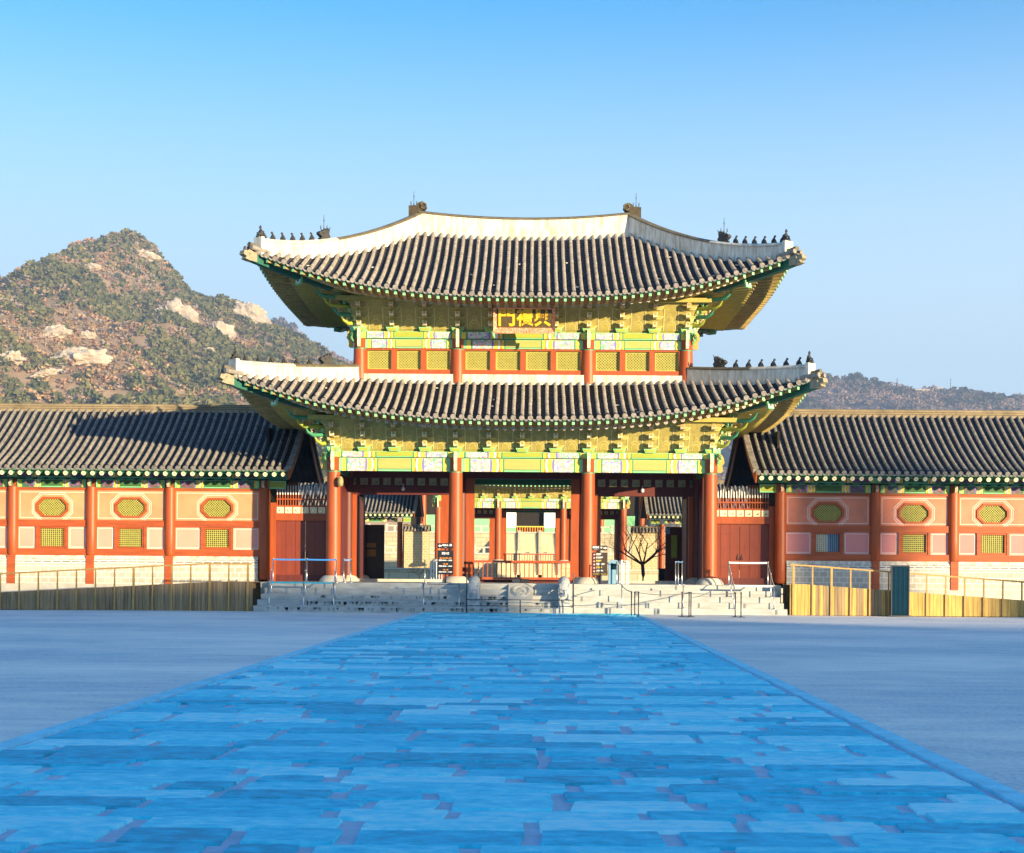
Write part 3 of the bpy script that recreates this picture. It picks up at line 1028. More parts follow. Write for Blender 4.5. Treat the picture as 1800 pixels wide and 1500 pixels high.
def build_gate(name, label, X0, Y0, dz, upper=True, detail=True):
    root = thing(name, label, 'gate', (X0, Y0 + 4.55, dz))
    YC = Y0 + 4.55
    BW = 4.55
    zf = ZF + dz
    if detail:
        rows = (0, 4.55, 9.1)
    else:
        rows = (0, 4.55, 9.1)
    for r_ in rows:
        for cx in COLX:
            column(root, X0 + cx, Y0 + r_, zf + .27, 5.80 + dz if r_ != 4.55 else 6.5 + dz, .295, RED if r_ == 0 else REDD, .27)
    # column upper stubs between the beams
    for r_ in (0, 4.55, 9.1):
        for cx in COLX:
            if r_ == 4.55 and abs(cx) < 5:
                continue
            mb = MB()
            mb.box(X0 + cx - .235, X0 + cx + .235, Y0 + r_ - .22, Y0 + r_ + .22, 5.80 + dz, 6.375 + dz, RED)
            mb.build('column_head', root)
    storey_wood(root, X0, YC, 7.88, BW, COLX, [-4.55, 0, 4.55], 5.80 + dz, 6.38 + dz, 6.62 + dz, '', 1.28, 3, 7.75 + dz)
    # ceiling
    mb = MB()
    mb.box(X0 - 7.6, X0 + 7.6, Y0 + .25, Y0 + 8.85, 6.64 + dz, 6.72 + dz, M('ceiling_board', (0.03, 0.05, 0.04), .8, .4, 3))
    for i in range(9):
        mb.box(X0 - 7.5, X0 + 7.5, Y0 + .6 + i, Y0 + .75 + i, 6.5 + dz, 6.64 + dz, DGREEN)
    mb.build('ceiling', root)
    # middle row frames
    ym = Y0 + 4.55
    ops = [(-7.44, -3.66, 5.05), (-2.17, 2.17, 5.80), (3.50, 7.44, 5.05)]
    for (a0, a1, zt), (c0, c1) in zip(ops, ((-7.88, -2.77), (-2.77, 2.77), (2.77, 7.88))):
        mb = MB()
        mb.box(X0 + c0 + (.25 if c0 < -7 else .0), X0 + a0, ym - .17, ym + .17, zf, zt + dz, RED)
        mb.box(X0 + a1, X0 + c1 - (.25 if c1 > 7 else .0), ym - .17, ym + .17, zf, zt + dz, RED)
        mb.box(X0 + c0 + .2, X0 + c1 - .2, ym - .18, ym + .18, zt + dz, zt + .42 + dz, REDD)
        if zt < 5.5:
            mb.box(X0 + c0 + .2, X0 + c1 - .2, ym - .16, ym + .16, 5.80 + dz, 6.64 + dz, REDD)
            n = 8
            wd = (c1 - c0 - 1.0) / n
            for i in range(n + 1):   # openings with cartouche rims, light comes through
                u = X0 + c0 + .5 + i * wd
                mb.box(u - .09, u + .09, ym - .14, ym + .14, zt + .42 + dz, 5.80 + dz, REDD)
                if i < n:
                    f = lambda a, o, z: (a, ym - .12 - o, z)
                    ring(mb, f, rect(u + .09, u + wd - .09, zt + .43 + dz, 5.79 + dz), octo(u + wd / 2, (zt + .42 + 5.80) / 2 + dz, wd / 2 - .16, .085, .05), 0, .02, M('cartouche_paint', (.35, .33, .2), .7, .1, 4))
        else:
            mb.box(X0 + c0 + .2, X0 + c1 - .2, ym - .16, ym + .16, zt + .42 + dz, 6.64 + dz, REDD)
        # threshold
        mb.box(X0 + c0 + .3, X0 + c1 - .3, ym - .22, ym + .22, zf - .02, zf + .12, STONE if zt < 5.5 else REDD)
        mb.build('door_frame', root)
    # side board walls, added and sized to shade the red side door
    for s_ in (-1, 1):
        for ya, yb_ in ((2.35, 4.3), (4.8, 8.8)):
            mb = MB()
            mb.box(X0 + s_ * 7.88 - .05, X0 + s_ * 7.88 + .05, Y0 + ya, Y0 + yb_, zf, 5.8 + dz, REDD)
            mb.build('shade_side_wall', root)
    # open leaves of the side doors, seen through the openings
    if detail:
        for s_, xa, xb in ((-1, -7.44, -7.38), (1, 7.38, 7.44)):
            mb = MB()
            mb.box(X0 + xa, X0 + xb, ym + .2, ym + 2.0, zf + .12, 5.0 + dz, REDD)
            mb.build('door_leaf', root)
    # lower roof
    rfL = Roof(11.52, 8.35, 6.93, 3.6, YC, X0, 7.70 + dz, 1.66, 2.6, .42, 9.78 + dz, 1.7, .28, .13)
    mb = MB()
    roof_tiles(mb, rfL, (0, 1, 2, 3) if detail else (0, 1, 3))
    if not upper:
        mb.box(X0 - 6.9, X0 + 6.9, YC - 3.55, YC + 3.55, 9.0 + dz, 9.9 + dz, PLASTER)
    lr = mb.build('lower_roof', root)
    if detail:
        chips(rfL, lr, 10, 5)
    budget = [100, 100]
    eave_wood(rfL, lr, 7.88, 4.55, 8.35 + dz, budget, root)
    if not detail:
        return root
    hb = hip_band(lr, rfL, .50, .40)
    mb = MB()
    mb.box(X0 - 7.1, X0 + 7.1, YC - 3.82, YC - 3.45, 9.55 + dz, 9.98 + dz, PLASTER)
    mb.box(X0 - 7.1, X0 + 7.1, YC + 3.45, YC + 3.82, 9.55 + dz, 9.98 + dz, PLASTER)
    mb.box(X0 - 7.12, X0 - 6.78, YC - 3.45, YC + 3.45, 9.55 + dz, 9.975 + dz, PLASTER)
    mb.box(X0 + 6.78, X0 + 7.12, YC - 3.45, YC + 3.45, 9.55 + dz, 9.975 + dz, PLASTER)
    mb.build('wall_foot_ridge', lr)
    # upper storey
    AU, BU = 6.93, 3.6
    UX = [-6.93, -2.77, 2.77, 6.93]
    for cy in (YC - BU, YC + BU):
        for cx in UX:
            column(root, X0 + cx, cy, 9.6 + dz, 11.08 + dz, .29, RED, None)
    for cy in (YC - BU, YC + BU):
        for cx in UX:
            mb = MB()
            mb.box(X0 + cx - .235, X0 + cx + .235, cy - .22, cy + .22, 11.08 + dz, 11.485 + dz, RED)
            mb.build('column_head', root)
    for k in range(4):
        cs = UX if k in (0, 2) else [-3.6, 0, 3.6]
        for i in range(len(cs) - 1):
            def f(a, o, z, k=k):
                if k == 0:
                    return (X0 + a, YC - BU + .02 - o, z)
                if k == 2:
                    return (X0 - a, YC + BU - .02 + o, z)
                if k == 1:
                    return (X0 + AU - .02 + o, YC + a, z)
                return (X0 - AU + .02 - o, YC - a, z)
            a0, a1 = cs[i] + .2, cs[i + 1] - .2
            z0, z1 = 9.98 + dz, 11.09 + dz
            nw = (3, 4, 3)[i] if k in (0, 2) else 2
            mb = MB()
            zl, zh = z0 + .21, z1 - .09

            def bx(u0, u1, v0, v1, o0, o1, mt):
                mb.hexa([f(u0, o0, v0), f(u1, o0, v0), f(u1, o1, v0), f(u0, o1, v0), f(u0, o0, v1), f(u1, o0, v1), f(u1, o1, v1), f(u0, o1, v1)], mt)
            bx(a0, a1, z0, zl, -.1, .1, RED)
            bx(a0, a1, zh, z1, -.1, .1, RED)
            bx(a0 + .01, a1 - .01, z0, z1 - .005, -.16, -.10, VOID)
            m0 = .12
            pw = (a1 - a0 - 2 * m0 - (nw - 1) * .24) / nw
            bx(a0, a0 + m0, zl, zh, -.1, .1, RED)
            bx(a1 - m0, a1, zl, zh, -.1, .1, RED)
            for j in range(nw - 1):
                u = a0 + m0 + (j + 1) * pw + j * .24
                bx(u, u + .24, zl, zh, -.1, .1, RED)
            wall = mb.build('window_wall', root)
            for j in range(nw):
                u = a0 + m0 + j * (pw + .24)
                mb = MB()
                g = lambda a, o, z: f(a, o - .06, z)
                ring(mb, g, rect(u, u + pw, zl, zh), rect(u + .055, u + pw - .055, zl + .055, zh - .055), 0, .03, LATT)
                mb.face([g(u, -.01, zl), g(u + pw, -.01, zl), g(u + pw, -.01, zh), g(u, -.01, zh)], LATB)
                if k == 0:
                    lattice(mb, g, rect(u + .05, u + pw - .05, zl + .05, zh - .05), .085, .03)
                mb.build('lattice_window', wall)
    storey_wood(root, X0, YC, AU, BU, UX, [-3.6, 0, 3.6], 11.08 + dz, 11.49 + dz, 11.78 + dz, '', 1.28, 3, 12.85 + dz, (3, 4, 3))
    rfU = Roof(10.78, 7.65, 4.75, 0.0, YC, X0, 12.72 + dz, 1.62, 2.6, .42, 16.88 + dz, 1.8, .26, .22)
    mb = MB()
    roof_tiles(mb, rfU)
    ur = mb.build('upper_roof', root)
    chips(rfU, ur, 14, 6)
    eave_wood(rfU, ur, 6.93, 3.6, 13.45 + dz, budget, root, rdrop=.24)
    hb2 = hip_band(ur, rfU, .78, .40)
    # main ridge
    mb = MB()
    rows, cap = [], []
    for i in range(21):
        a = -4.75 + 9.5 * i / 20
        z = rfU.ztop - rfU.dz * (1 - (a / 4.75) ** 2)
        zt = z + .74 + .06 * (a / 4.75) ** 2
        rows.append([(X0 + a, YC - .24, z - .3), (X0 + a, YC - .21, zt), (X0 + a, YC + .21, zt), (X0 + a, YC + .24, z - .3)])
        cap.append([(X0 + a, YC - .27, zt), (X0 + a, YC - .27, zt + .05), (X0 + a, YC - .1, zt + .13), (X0 + a, YC + .1, zt + .13), (X0 + a, YC + .27, zt + .05), (X0 + a, YC + .27, zt)])
    mb.grid(rows, PLASTER)
    mb.grid(cap, RIDGECAP)
    mb.build('main_ridge', ur)
    # ridge end ornaments with spikes
    sp = None
    for s_ in (-1, 1):
        mb = MB()
        poly = [(-.42, -.35), (.10, -.40), (.02, -.10), (.22, .02), (.42, .10), (.52, .24), (.48, .42), (.30, .52), (.10, .46), (-.05, .30), (-.42, .28)]
        O = (X0 + s_ * 4.85, YC, 17.78 + dz)
        mb.prism([(u * .85, v * .8) for u, v in poly], O, (-s_, 0, 0), (0, 0, 1), (0, 1, 0), .42, M('ridge_end_clay', (.065, .05, .03), .8, .35, 6))
        mb.tube([(O[0] - s_ * (.30 + .13 * math.cos(t)), YC - .23, O[2] + .22 + .13 * math.sin(t)) for t in [j * .6 for j in range(9)]], .035, 5, RIDGECAP)
        mb.build('ridge_end_ornament', ur)
        wl = (O[0] + s_ * .14, YC, O[2] + .22)
        if sp is None:
            sp = spike_mesh(.70).build('spike', None)
            sp.parent = ur
            sp.location = Vector(wl) - WL[ur]
            WL[sp] = Vector(wl)
        else:
            cp(sp, ur, wl)
    # hip figures
    fg = {}

    def put(key, maker, nm, parent, wl, rz):
        if key not in fg:
            o = maker().build(nm, None)
            sf = {'f': .72, 'g': .66, 'd': .74}[key]
            for v_ in o.data.vertices:
                v_.co *= sf
            o.parent = parent
            o.location = Vector(wl) - WL[parent]
            o.rotation_euler = (0, 0, rz)
            WL[o] = Vector(wl)
            fg[key] = o
        else:
            cp(fg[key], parent, wl, rz)
    for (hbs, par, td, ts, spiky) in ((hb, lr, .275, [.40, .50, .595, .69, .785, .88], False), (hb2, ur, .60, [.668, .722, .777, .832, .887, .935], True)):
        for q, hp, d, pr, hh in hbs:
            rz = math.atan2(d.y, d.x)
            for t in ts:
                p = hp(t)
                put('f', lambda: figure_mesh(0), 'ridge_figure', par, p + Vector((0, 0, hh(t) + .11)), rz)
            if spiky:
                pass
            p = hp(.955) + d * .02
            put('g', lambda: figure_mesh(1), 'seated_ridge_figure', par, p + Vector((0, 0, hh(1) + .17)), rz)
            p = hp(td)
            put('d', dragon_mesh, 'ridge_dragon_head', par, p + Vector((0, 0, hh(td) + .06)), rz)
            if spiky:
                cp(sp, par, p + Vector((0, 0, hh(td) + .45)))
    return root


gate = build_gate('palace_gate', 'two-storey palace gate in front with painted brackets and curved tiled roofs', 0, 0, 0)
rear = build_gate('rear_palace_gate', 'farther palace gate framed by the central opening of the front gate', 0.25, 64, 1.25, False, False)


# ------------------------------------------------------------------ corridors
def corridor(name, label, s_, Y0, dz, walls=True, bays=(11.5, 15.7, 19.2, 22.7, 26.2, 29.7, 33.2), X0=0.0, ends=10.05):
    """s_=-1 left, +1 right; front wall plane at Y0, z raised by dz"""
    root = thing(name, label, 'building', (X0 + s_ * 20, Y0 + 2.9, dz))
    xE = bays[-1] + 1.2
    PLO = PLORNG if s_ < 0 else M('shade_pink_orange_plaster', (0.64, 0.22, 0.14), 0.8, 0.16, 0.9, 0.05, 12)  # right side: pink of the shaded bays put into the plaster colour
    PLP = PLPINK if s_ < 0 else M('shade_pink_plaster', (0.66, 0.25, 0.23), 0.8, 0.08, 0.9, 0.05, 12)  # lower panels pinker for the same painted shade
    x_in = ends
    YR = Y0 + 2.8
    ye = Y0 - 2.15
    ze, zr = 5.99 + dz, 9.02 + dz
    X = lambda u: X0 + s_ * u

    def prof(v):
        return ye + (YR - ye) * v, ze + (zr - ze) * (v * .72 + .28 * v * v)
    mb = MB()
    n = int((xE - x_in) / .335)
    us = [x_in + .12 + i * .335 for i in range(n + 1)]
    NC = 22
    for back in (0, 1):
        P = (lambda v, d=0.0: (prof(v)[0], prof(v)[1] + d)) if not back else (lambda v, d=0.0: (2 * YR - prof(v)[0], prof(v)[1] + d))
        nc = NC if not back else 3
        for i in range(len(us) - 1):
            a0, a1 = us[i], us[i + 1]
            am = (a0 + a1) / 2
            rows = []
            for j in range(nc):
                for v, d in ((j / nc, .025), ((j + 1) / nc, 0)):
                    y, z = P(v, d)
                    rows.append([(X(a0), y, z), (X(am - .06), y, z - .05), (X(am + .06), y, z - .05), (X(a1), y, z)])
            mb.grid(rows, TILE)
            if not back:
                y, z = P(0)
                q5 = (0, .25, .5, .75, 1)
                top = [(X(a0 + .06 + (a1 - a0 - .12) * q), y - .03, z - .05 * (1 - (2 * q - 1) ** 2)) for q in q5]
                bot = [(p[0], p[1] - .03, p[2] - .02 - .06 * (1 - (2 * q - 1) ** 2)) for p, q in zip(top, q5)]
                mb.grid([top, bot, [(p[0], p[1] + .05, p[2]) for p in bot]], ROLLW)
        for u in us:
            rows = []
            nr = 14 if not back else 3
            ju = random.uniform(-.012, .012)
            for j in range(nr):
                for v, r in ((j / nr, .070), ((j + 1) / nr, .060)):
                    y, z = P(v, .035)
                    rows.append([(X(u + ju) + r * math.cos(t), y, z + r * 1.7 * math.sin(t)) for t in (-0.25, 0.35, 0.95, PI / 2, PI - .95, PI - .35, PI + .25)])
            mb.grid(rows, ROLLW, True)
            if not back:
                y, z = P(0, .025)
                mb.tube([(X(u + ju), y + .1, z), (X(u + ju), y - .05, z - .02)], [.095, .108], 10, ROLLW)
    # gable edge tiles
    for v0 in range(10):
        y0_, z0_ = prof(v0 / 10)
        y1_, z1_ = prof((v0 + 1) / 10)
        for yy0, yy1 in ((y0_, y1_), (2 * YR - y0_, 2 * YR - y1_)):
            mb.bar((X(x_in), yy0, z0_ + .06), (X(x_in), yy1, z1_ + .06), .2, .16, ROLL)
    roof = mb.build('roof', root)
    mb = MB()
    for i, (hw, z0, z1) in enumerate(((.17, 8.9, 9.03), (.20, 9.033, 9.075), (.16, 9.078, 9.13), (.19, 9.133, 9.175), (.14, 9.178, 9.23), (.09, 9.233, 9.28))):
        mb.box(min(X(x_in - .02), X(xE)), max(X(x_in - .02), X(xE)), YR - hw, YR + hw, z0 + dz, z1 + dz, M('ridge_brick', (.17, .135, .085), .85, .3, 2.0, .3, 9) if i % 2 else M('ridge_brick_pale', (.26, .205, .13), .85, .3, 2.0, .3, 9))
    mb.build('ridge', roof)
    # bargeboard
    mb = MB()
    for back in (0, 1):
        for v0 in range(8):
            y0_, z0_ = prof(v0 / 8)
            y1_, z1_ = prof((v0 + 1) / 8)
            if back:
                y0_, y1_ = 2 * YR - y0_, 2 * YR - y1_
            mb.bar((X(x_in + .03), y0_, z0_ - .25), (X(x_in + .03), y1_, z1_ - .25), .06, .42, RED)
    mb.build('bargeboard', root)
    # under boards, rafters
    mb = MB()
    mb.face([(X(x_in + .1), ye + .03, ze - .10), (X(xE), ye + .03, ze - .10), (X(xE), Y0 + .3, ze + 1.0), (X(x_in + .1), Y0 + .3, ze + 1.0)], M('eave_board_green', (.10, .16, .05), .7, .2, 4))
    mb.box(min(X(x_in + .1), X(xE)), max(X(x_in + .1), X(xE)), ye - .0, ye + .10, ze - .12, ze - .04, MGREEN)
    mb.build('eave_board', roof)
    nr = int((xE - x_in - .2) / .392)
    cnt = 0
    ex = MB()
    for i in range(nr):
        u = x_in + .28 + i * .392
        p0, p1 = (X(u), Y0 + .4, ze + .70), (X(u), ye + .10, ze - .235)
        solo = cnt < 100
        m_ = MB() if solo else ex
        m_.tube([p0, p1], .10, 10, MGREEN, True, True, CREAM)
        m_.tube([(p1[0], p1[1] - .002, p1[2]), (p1[0], p1[1] - .008, p1[2])], .03, 6, ORNG)
        if solo:
            m_.build('rafter', roof, loc=p1)
            cnt += 1
    # beams
    f = lambda a, o, z: (X(a), Y0 - o, z)
    mb = MB()
    mb.hexa([f(x_in + .45, -.14, 5.66 + dz), f(xE, -.14, 5.66 + dz), f(xE, .14, 5.66 + dz), f(x_in + .45, .14, 5.66 + dz), f(x_in + .45, -.14, 5.98 + dz), f(xE, -.14, 5.98 + dz), f(xE, .14, 5.98 + dz), f(x_in + .45, .14, 5.98 + dz)], MGREEN)
    for i in range(len(bays) - 1):
        painted(mb, lambda a, o, z: f(a, .14 + o, z), bays[i], bays[i + 1], 5.70 + dz, 5.92 + dz, M('shaded_beam_green', (.05, .14, .04), .6, .15, 3), DANCHD)  # beam green darkened in its colour for the eave shade
    mb.build('eave_beam', root)
    ends_ = [x_in + .5] + list(bays)
    for i in range(len(ends_) - 1):
        a0, a1 = ends_[i] + (.22 if i else 0), ends_[i + 1] - .22
        mb = MB()
        mb.hexa([f(a0, -.10, 5.24 + dz), f(a1, -.10, 5.24 + dz), f(a1, .10, 5.24 + dz), f(a0, .10, 5.24 + dz), f(a0, -.10, 5.60 + dz), f(a1, -.10, 5.60 + dz), f(a1, .10, 5.60 + dz), f(a0, .10, 5.60 + dz)], MGREEN)
        if i == 0:
            mb.face([f(a0 + .04, .104, 5.30 + dz), f(a1, .104, 5.30 + dz), f(a1, .104, 5.55 + dz), f(a0 + .04, .104, 5.55 + dz)], YGREEN)
            mb.face([f(a0, .102, 5.24 + dz), f(a1, .102, 5.24 + dz), f(a1, .102, 5.60 + dz), f(a0, .102, 5.60 + dz)], LGREEN)
        else:
            painted(mb, lambda a, o, z: f(a, .10 + o, z), a0, a1, 5.26 + dz, 5.60 + dz, M('shaded_beam_green', (.05, .14, .04)), DANCHD)
        mb.build('painted_beam', root)
        if i == 0:
            continue
        # little support blocks under the eave beam
        mb = MB()
        for q in (.18, .34, .5, .66, .82):
            u = a0 + (a1 - a0) * q
            mb.prism([(-.12, 0), (.12, 0), (.17, .07), (-.17, .07)], f(u, 0, 5.595 + dz), (1, 0, 0), (0, 0, 1), (0, 1, 0), .26, MGREEN)
        mb.build('support_block', root)
    if not walls:
        for b in bays[:6]:
            column(root, X(b), Y0, 1.2 + dz, 5.24 + dz, .24, RED, .25)
            column(root, X(b), Y0 + 5.6, 1.2 + dz, 5.24 + dz, .24, REDD, .25)
        return root
    for i, b in enumerate(bays):
        mb = MB()
        z0 = 2.22 if i else 1.2
        mb.lathe([(.20, 0), (.245, .10), (.25, 1.0), (.24, 5.26 - z0 + dz)], 16, RED, (X(b), Y0, z0 + dz))
        mb.box(X(b) - .17, X(b) + .17, Y0 - .12, Y0 + .1, 5.26, 5.62, RED)
        c = mb.build('column', root)
        mb = MB()
        mb.prism([(0, 0), (.18, 0), (.26, .12), (.20, .30), (0, .34)], (X(b), Y0 - .2, 5.28), (0, -1, 0), (0, 0, 1), (1, 0, 0), .12, MGREEN, PINKC)
        mb.build('column_wing', root)
        if i:
            mb = MB()
            mb.box(X(b) - .17, X(b) + .17, Y0 - .24, Y0 - .02, .95, 2.22, REDH)
            mb.build('column_foot', root)
    for i in range(len(bays) - 1):
        a0, a1 = bays[i] + .2, bays[i + 1] - .2
        cu = (a0 + a1) / 2
        g = lambda a, o, z: (X(a), Y0 - o, z)
        # rails
        mb = MB()
        for (z0, z1, o) in ((3.50, 3.80, .10), (2.22, 2.52, .12)):
            mb.hexa([g(a0, -.05, z0), g(a1, -.05, z0), g(a1, o, z0), g(a0, o, z0), g(a0, -.05, z1), g(a1, -.05, z1), g(a1, o, z1), g(a0, o, z1)], REDH)
        mb.hexa([g(a0, -.05, 5.13), g(a1, -.05, 5.13), g(a1, .06, 5.13), g(a0, .06, 5.13), g(a0, -.05, 5.24), g(a1, -.05, 5.24), g(a1, .06, 5.24), g(a0, .06, 5.24)], REDH)
        wd = .62
        for u0, u1 in ((cu - wd - .10, cu - wd + .02), (cu + wd - .02, cu + wd + .10)):
            mb.hexa([g(u0, -.05, 2.52), g(u1, -.05, 2.52), g(u1, .08, 2.52), g(u0, .08, 2.52), g(u0, -.05, 3.50), g(u1, -.05, 3.50), g(u1, .08, 3.50), g(u0, .08, 3.50)], REDH)
        mb.build('wall_rail', root)
        # upper plaster with an octagonal hole filled by a window
        hw, hh, cc = .62, .37, .26
        mb = MB()
        O8 = octo(cu, 4.36, hw + .10, hh + .09, cc + .045)
        R8 = [(O8[0][0], 3.80), (O8[1][0], 3.80), (a1, O8[2][1]), (a1, O8[3][1]), (O8[4][0], 5.13), (O8[5][0], 5.13), (a0, O8[6][1]), (a0, O8[7][1])]
        for j in range(8):
            k = (j + 1) % 8
            q = [R8[j], R8[k], O8[k], O8[j]]
            if j == 1:
                q = [R8[1], (a1, 3.80), R8[2], O8[2], O8[1]]
            if j == 3:
                q = [R8[3], (a1, 5.13), R8[4], O8[4], O8[3]]
            if j == 5:
                q = [R8[5], (a0, 5.13), R8[6], O8[6], O8[5]]
            if j == 7:
                q = [R8[7], (a0, 3.80), R8[0], O8[0], O8[7]]
            mb.face([g(u, 0, z) for u, z in q], PLO)
        # pale border lines
        L0 = .10
        for (q0, q1) in ((rect(a0 + L0, a1 - L0, 3.88, 5.04), rect(a0 + L0 + .022, a1 - L0 - .022, 3.902, 5.018)),):
            ring(mb, g, q0, q1, 0, .004, LINEW)
        for e in (.10, .17):
            ring(mb, g, octo(cu, 4.36, hw + .12 + e, hh + .11 + e, cc + .06 + e * .4), octo(cu, 4.36, hw + .10 + e, hh + .09 + e, cc + .052 + e * .4), 0, .006, LINEW)
        # shadowless row of dark scallops painted under the beam
        mb.build('upper_plaster', root)
        mb = MB()
        ring(mb, g, O8, octo(cu, 4.36, hw, hh, cc), -.10, .05, REDH)
        g2 = lambda a, o, z: (X(a), Y0 + .06 - o, z)
        P8 = octo(cu, 4.36, hw, hh, cc)
        win = mb.build('octagonal_window', root)
        mb = MB()
        if s_ < 0:
            poly = [(-(u), z) for u, z in P8][::-1]
            gg = lambda a, o, z: (X0 + a, Y0 + .05 - o, z)
        else:
            poly = P8
            gg = lambda a, o, z: (X0 + a, Y0 + .05 - o, z)
        lattice(mb, gg, poly, .078, .028)
        mb.face([gg(u, -.01, z) for u, z in poly], VOID)
        mb.build('lattice', win)
        # lower row
        for (u0, u1) in ((a0, cu - wd - .10), (cu + wd + .10, a1)):
            mb = MB()
            mb.face([g(u0, 0, 2.52), g(u1, 0, 2.52), g(u1, 0, 3.50), g(u0, 0, 3.50)], PLP)
            ring(mb, g, rect(u0 + .07, u1 - .07, 2.58, 3.44), rect(u0 + .092, u1 - .092, 2.602, 3.418), 0, .004, LINEW)
            ring(mb, g, rect(u0 + .015, u1 - .015, 2.53, 3.49), rect(u0 + .03, u1 - .03, 2.545, 3.475), 0, .004, LINEW)
            mb.build('lower_plaster', root)
        mb = MB()
        ring(mb, g, rect(cu - wd + .02, cu + wd - .02, 2.52, 3.50), rect(cu - .52, cu + .52, 2.62, 3.42), -.10, .05, REDH)
        win = mb.build('square_window', root)
        mb = MB()
        uu = sorted((X(cu - .52) - X0, X(cu + .52) - X0))
        split = (s_ > 0 and i == 0)
        if split:
            lattice(mb, gg, rect(uu[0] + (uu[1] - uu[0]) * .5, uu[1], 2.62, 3.42), .088, .022, False, KIOSK)
            lattice(mb, gg, rect(uu[0], uu[0] + (uu[1] - uu[0]) * .5, 2.62, 3.42), .088, .012, False, RINGD)
            mb.box(X0 + uu[0] + (uu[1] - uu[0]) * .49, X0 + uu[0] + (uu[1] - uu[0]) * .53, Y0 + .02, Y0 + .05, 2.62, 3.42, KIOSK)
            mb.face([gg(u, -.01, z) for u, z in rect(uu[0], uu[0] + (uu[1] - uu[0]) * .5, 2.62, 3.42)], CREAM)
            mb.face([gg(u, -.01, z) for u, z in rect(uu[0] + (uu[1] - uu[0]) * .5, uu[1], 2.62, 3.42)], VOID)
        else:
            lattice(mb, gg, rect(uu[0], uu[1], 2.62, 3.42), .088, .030, False)
            mb.face([gg(u, -.01, z) for u, z in rect(uu[0], uu[1], 2.62, 3.42)], VOID)
        mb.build('lattice', win)
        # masonry
        A0, A1 = bays[i] + (.18 if i else .25), bays[i + 1] - .18
        mb = MB()
        mb.hexa([g(A0, -.2, 1.86), g(A1, -.2, 1.86), g(A1, .20, 1.86), g(A0, .20, 1.86), g(A0, -.2, 2.05), g(A1, -.2, 2.05), g(A1, .20, 2.05), g(A0, .20, 2.05)], BRICKW)
        mb.hexa([g(A0, -.2, 2.05), g(A1, -.2, 2.05), g(A1, .21, 2.05), g(A0, .21, 2.05), g(A0, -.2, 2.22), g(A1, -.2, 2.22), g(A1, .10, 2.22), g(A0, .10, 2.22)], PLASTER)
        mb.hexa([g(A0, -.2, .95), g(A1, -.2, .95), g(A1, .20, .95), g(A0, .20, .95), g(A0, -.2, 1.86), g(A1, -.2, 1.86), g(A1, .20, 1.86), g(A0, .20, 1.86)], WALLB)
        mb.build('masonry_wall', root)
    mb = MB()
    a0, a1 = 10.6, bays[-1]
    mb.hexa([f(a0, -6.5, 0), f(a1, -6.5, 0), f(a1, .45, 0), f(a0, .45, 0), f(a0, -6.5, .95), f(a1, -6.5, .95), f(a1, .45, .95), f(a0, .45, .95)], STONE)
    mb.build('foundation', root)
    mb = MB()
    mb.box(min(X(10.9), X(bays[-1])), max(X(10.9), X(bays[-1])), Y0 + 5.6, Y0 + 5.7, .95, 5.9, PLORNG)
    mb.box(min(X(11.35), X(11.45)), max(X(11.35), X(11.45)), Y0 + .1, Y0 + 5.6, .95, 8.0, VOID)
    mb.build('back_wall', root)
    return root


CY = 4.0
corridor('corridor_building', 'long tiled corridor with orange walls stretching left of the front gate', -1, CY, 0)
corridor('corridor_building', 'long tiled corridor with pink and orange walls stretching right of the front gate', 1, CY, 0)
corridor('rear_corridor_building', 'far corridor roof seen through the left opening of the front gate', -1, 68, .70, False, X0=.25)
corridor('rear_corridor_building', 'far corridor roof seen through the right opening of the front gate', 1, 68, .70, False, X0=.25)


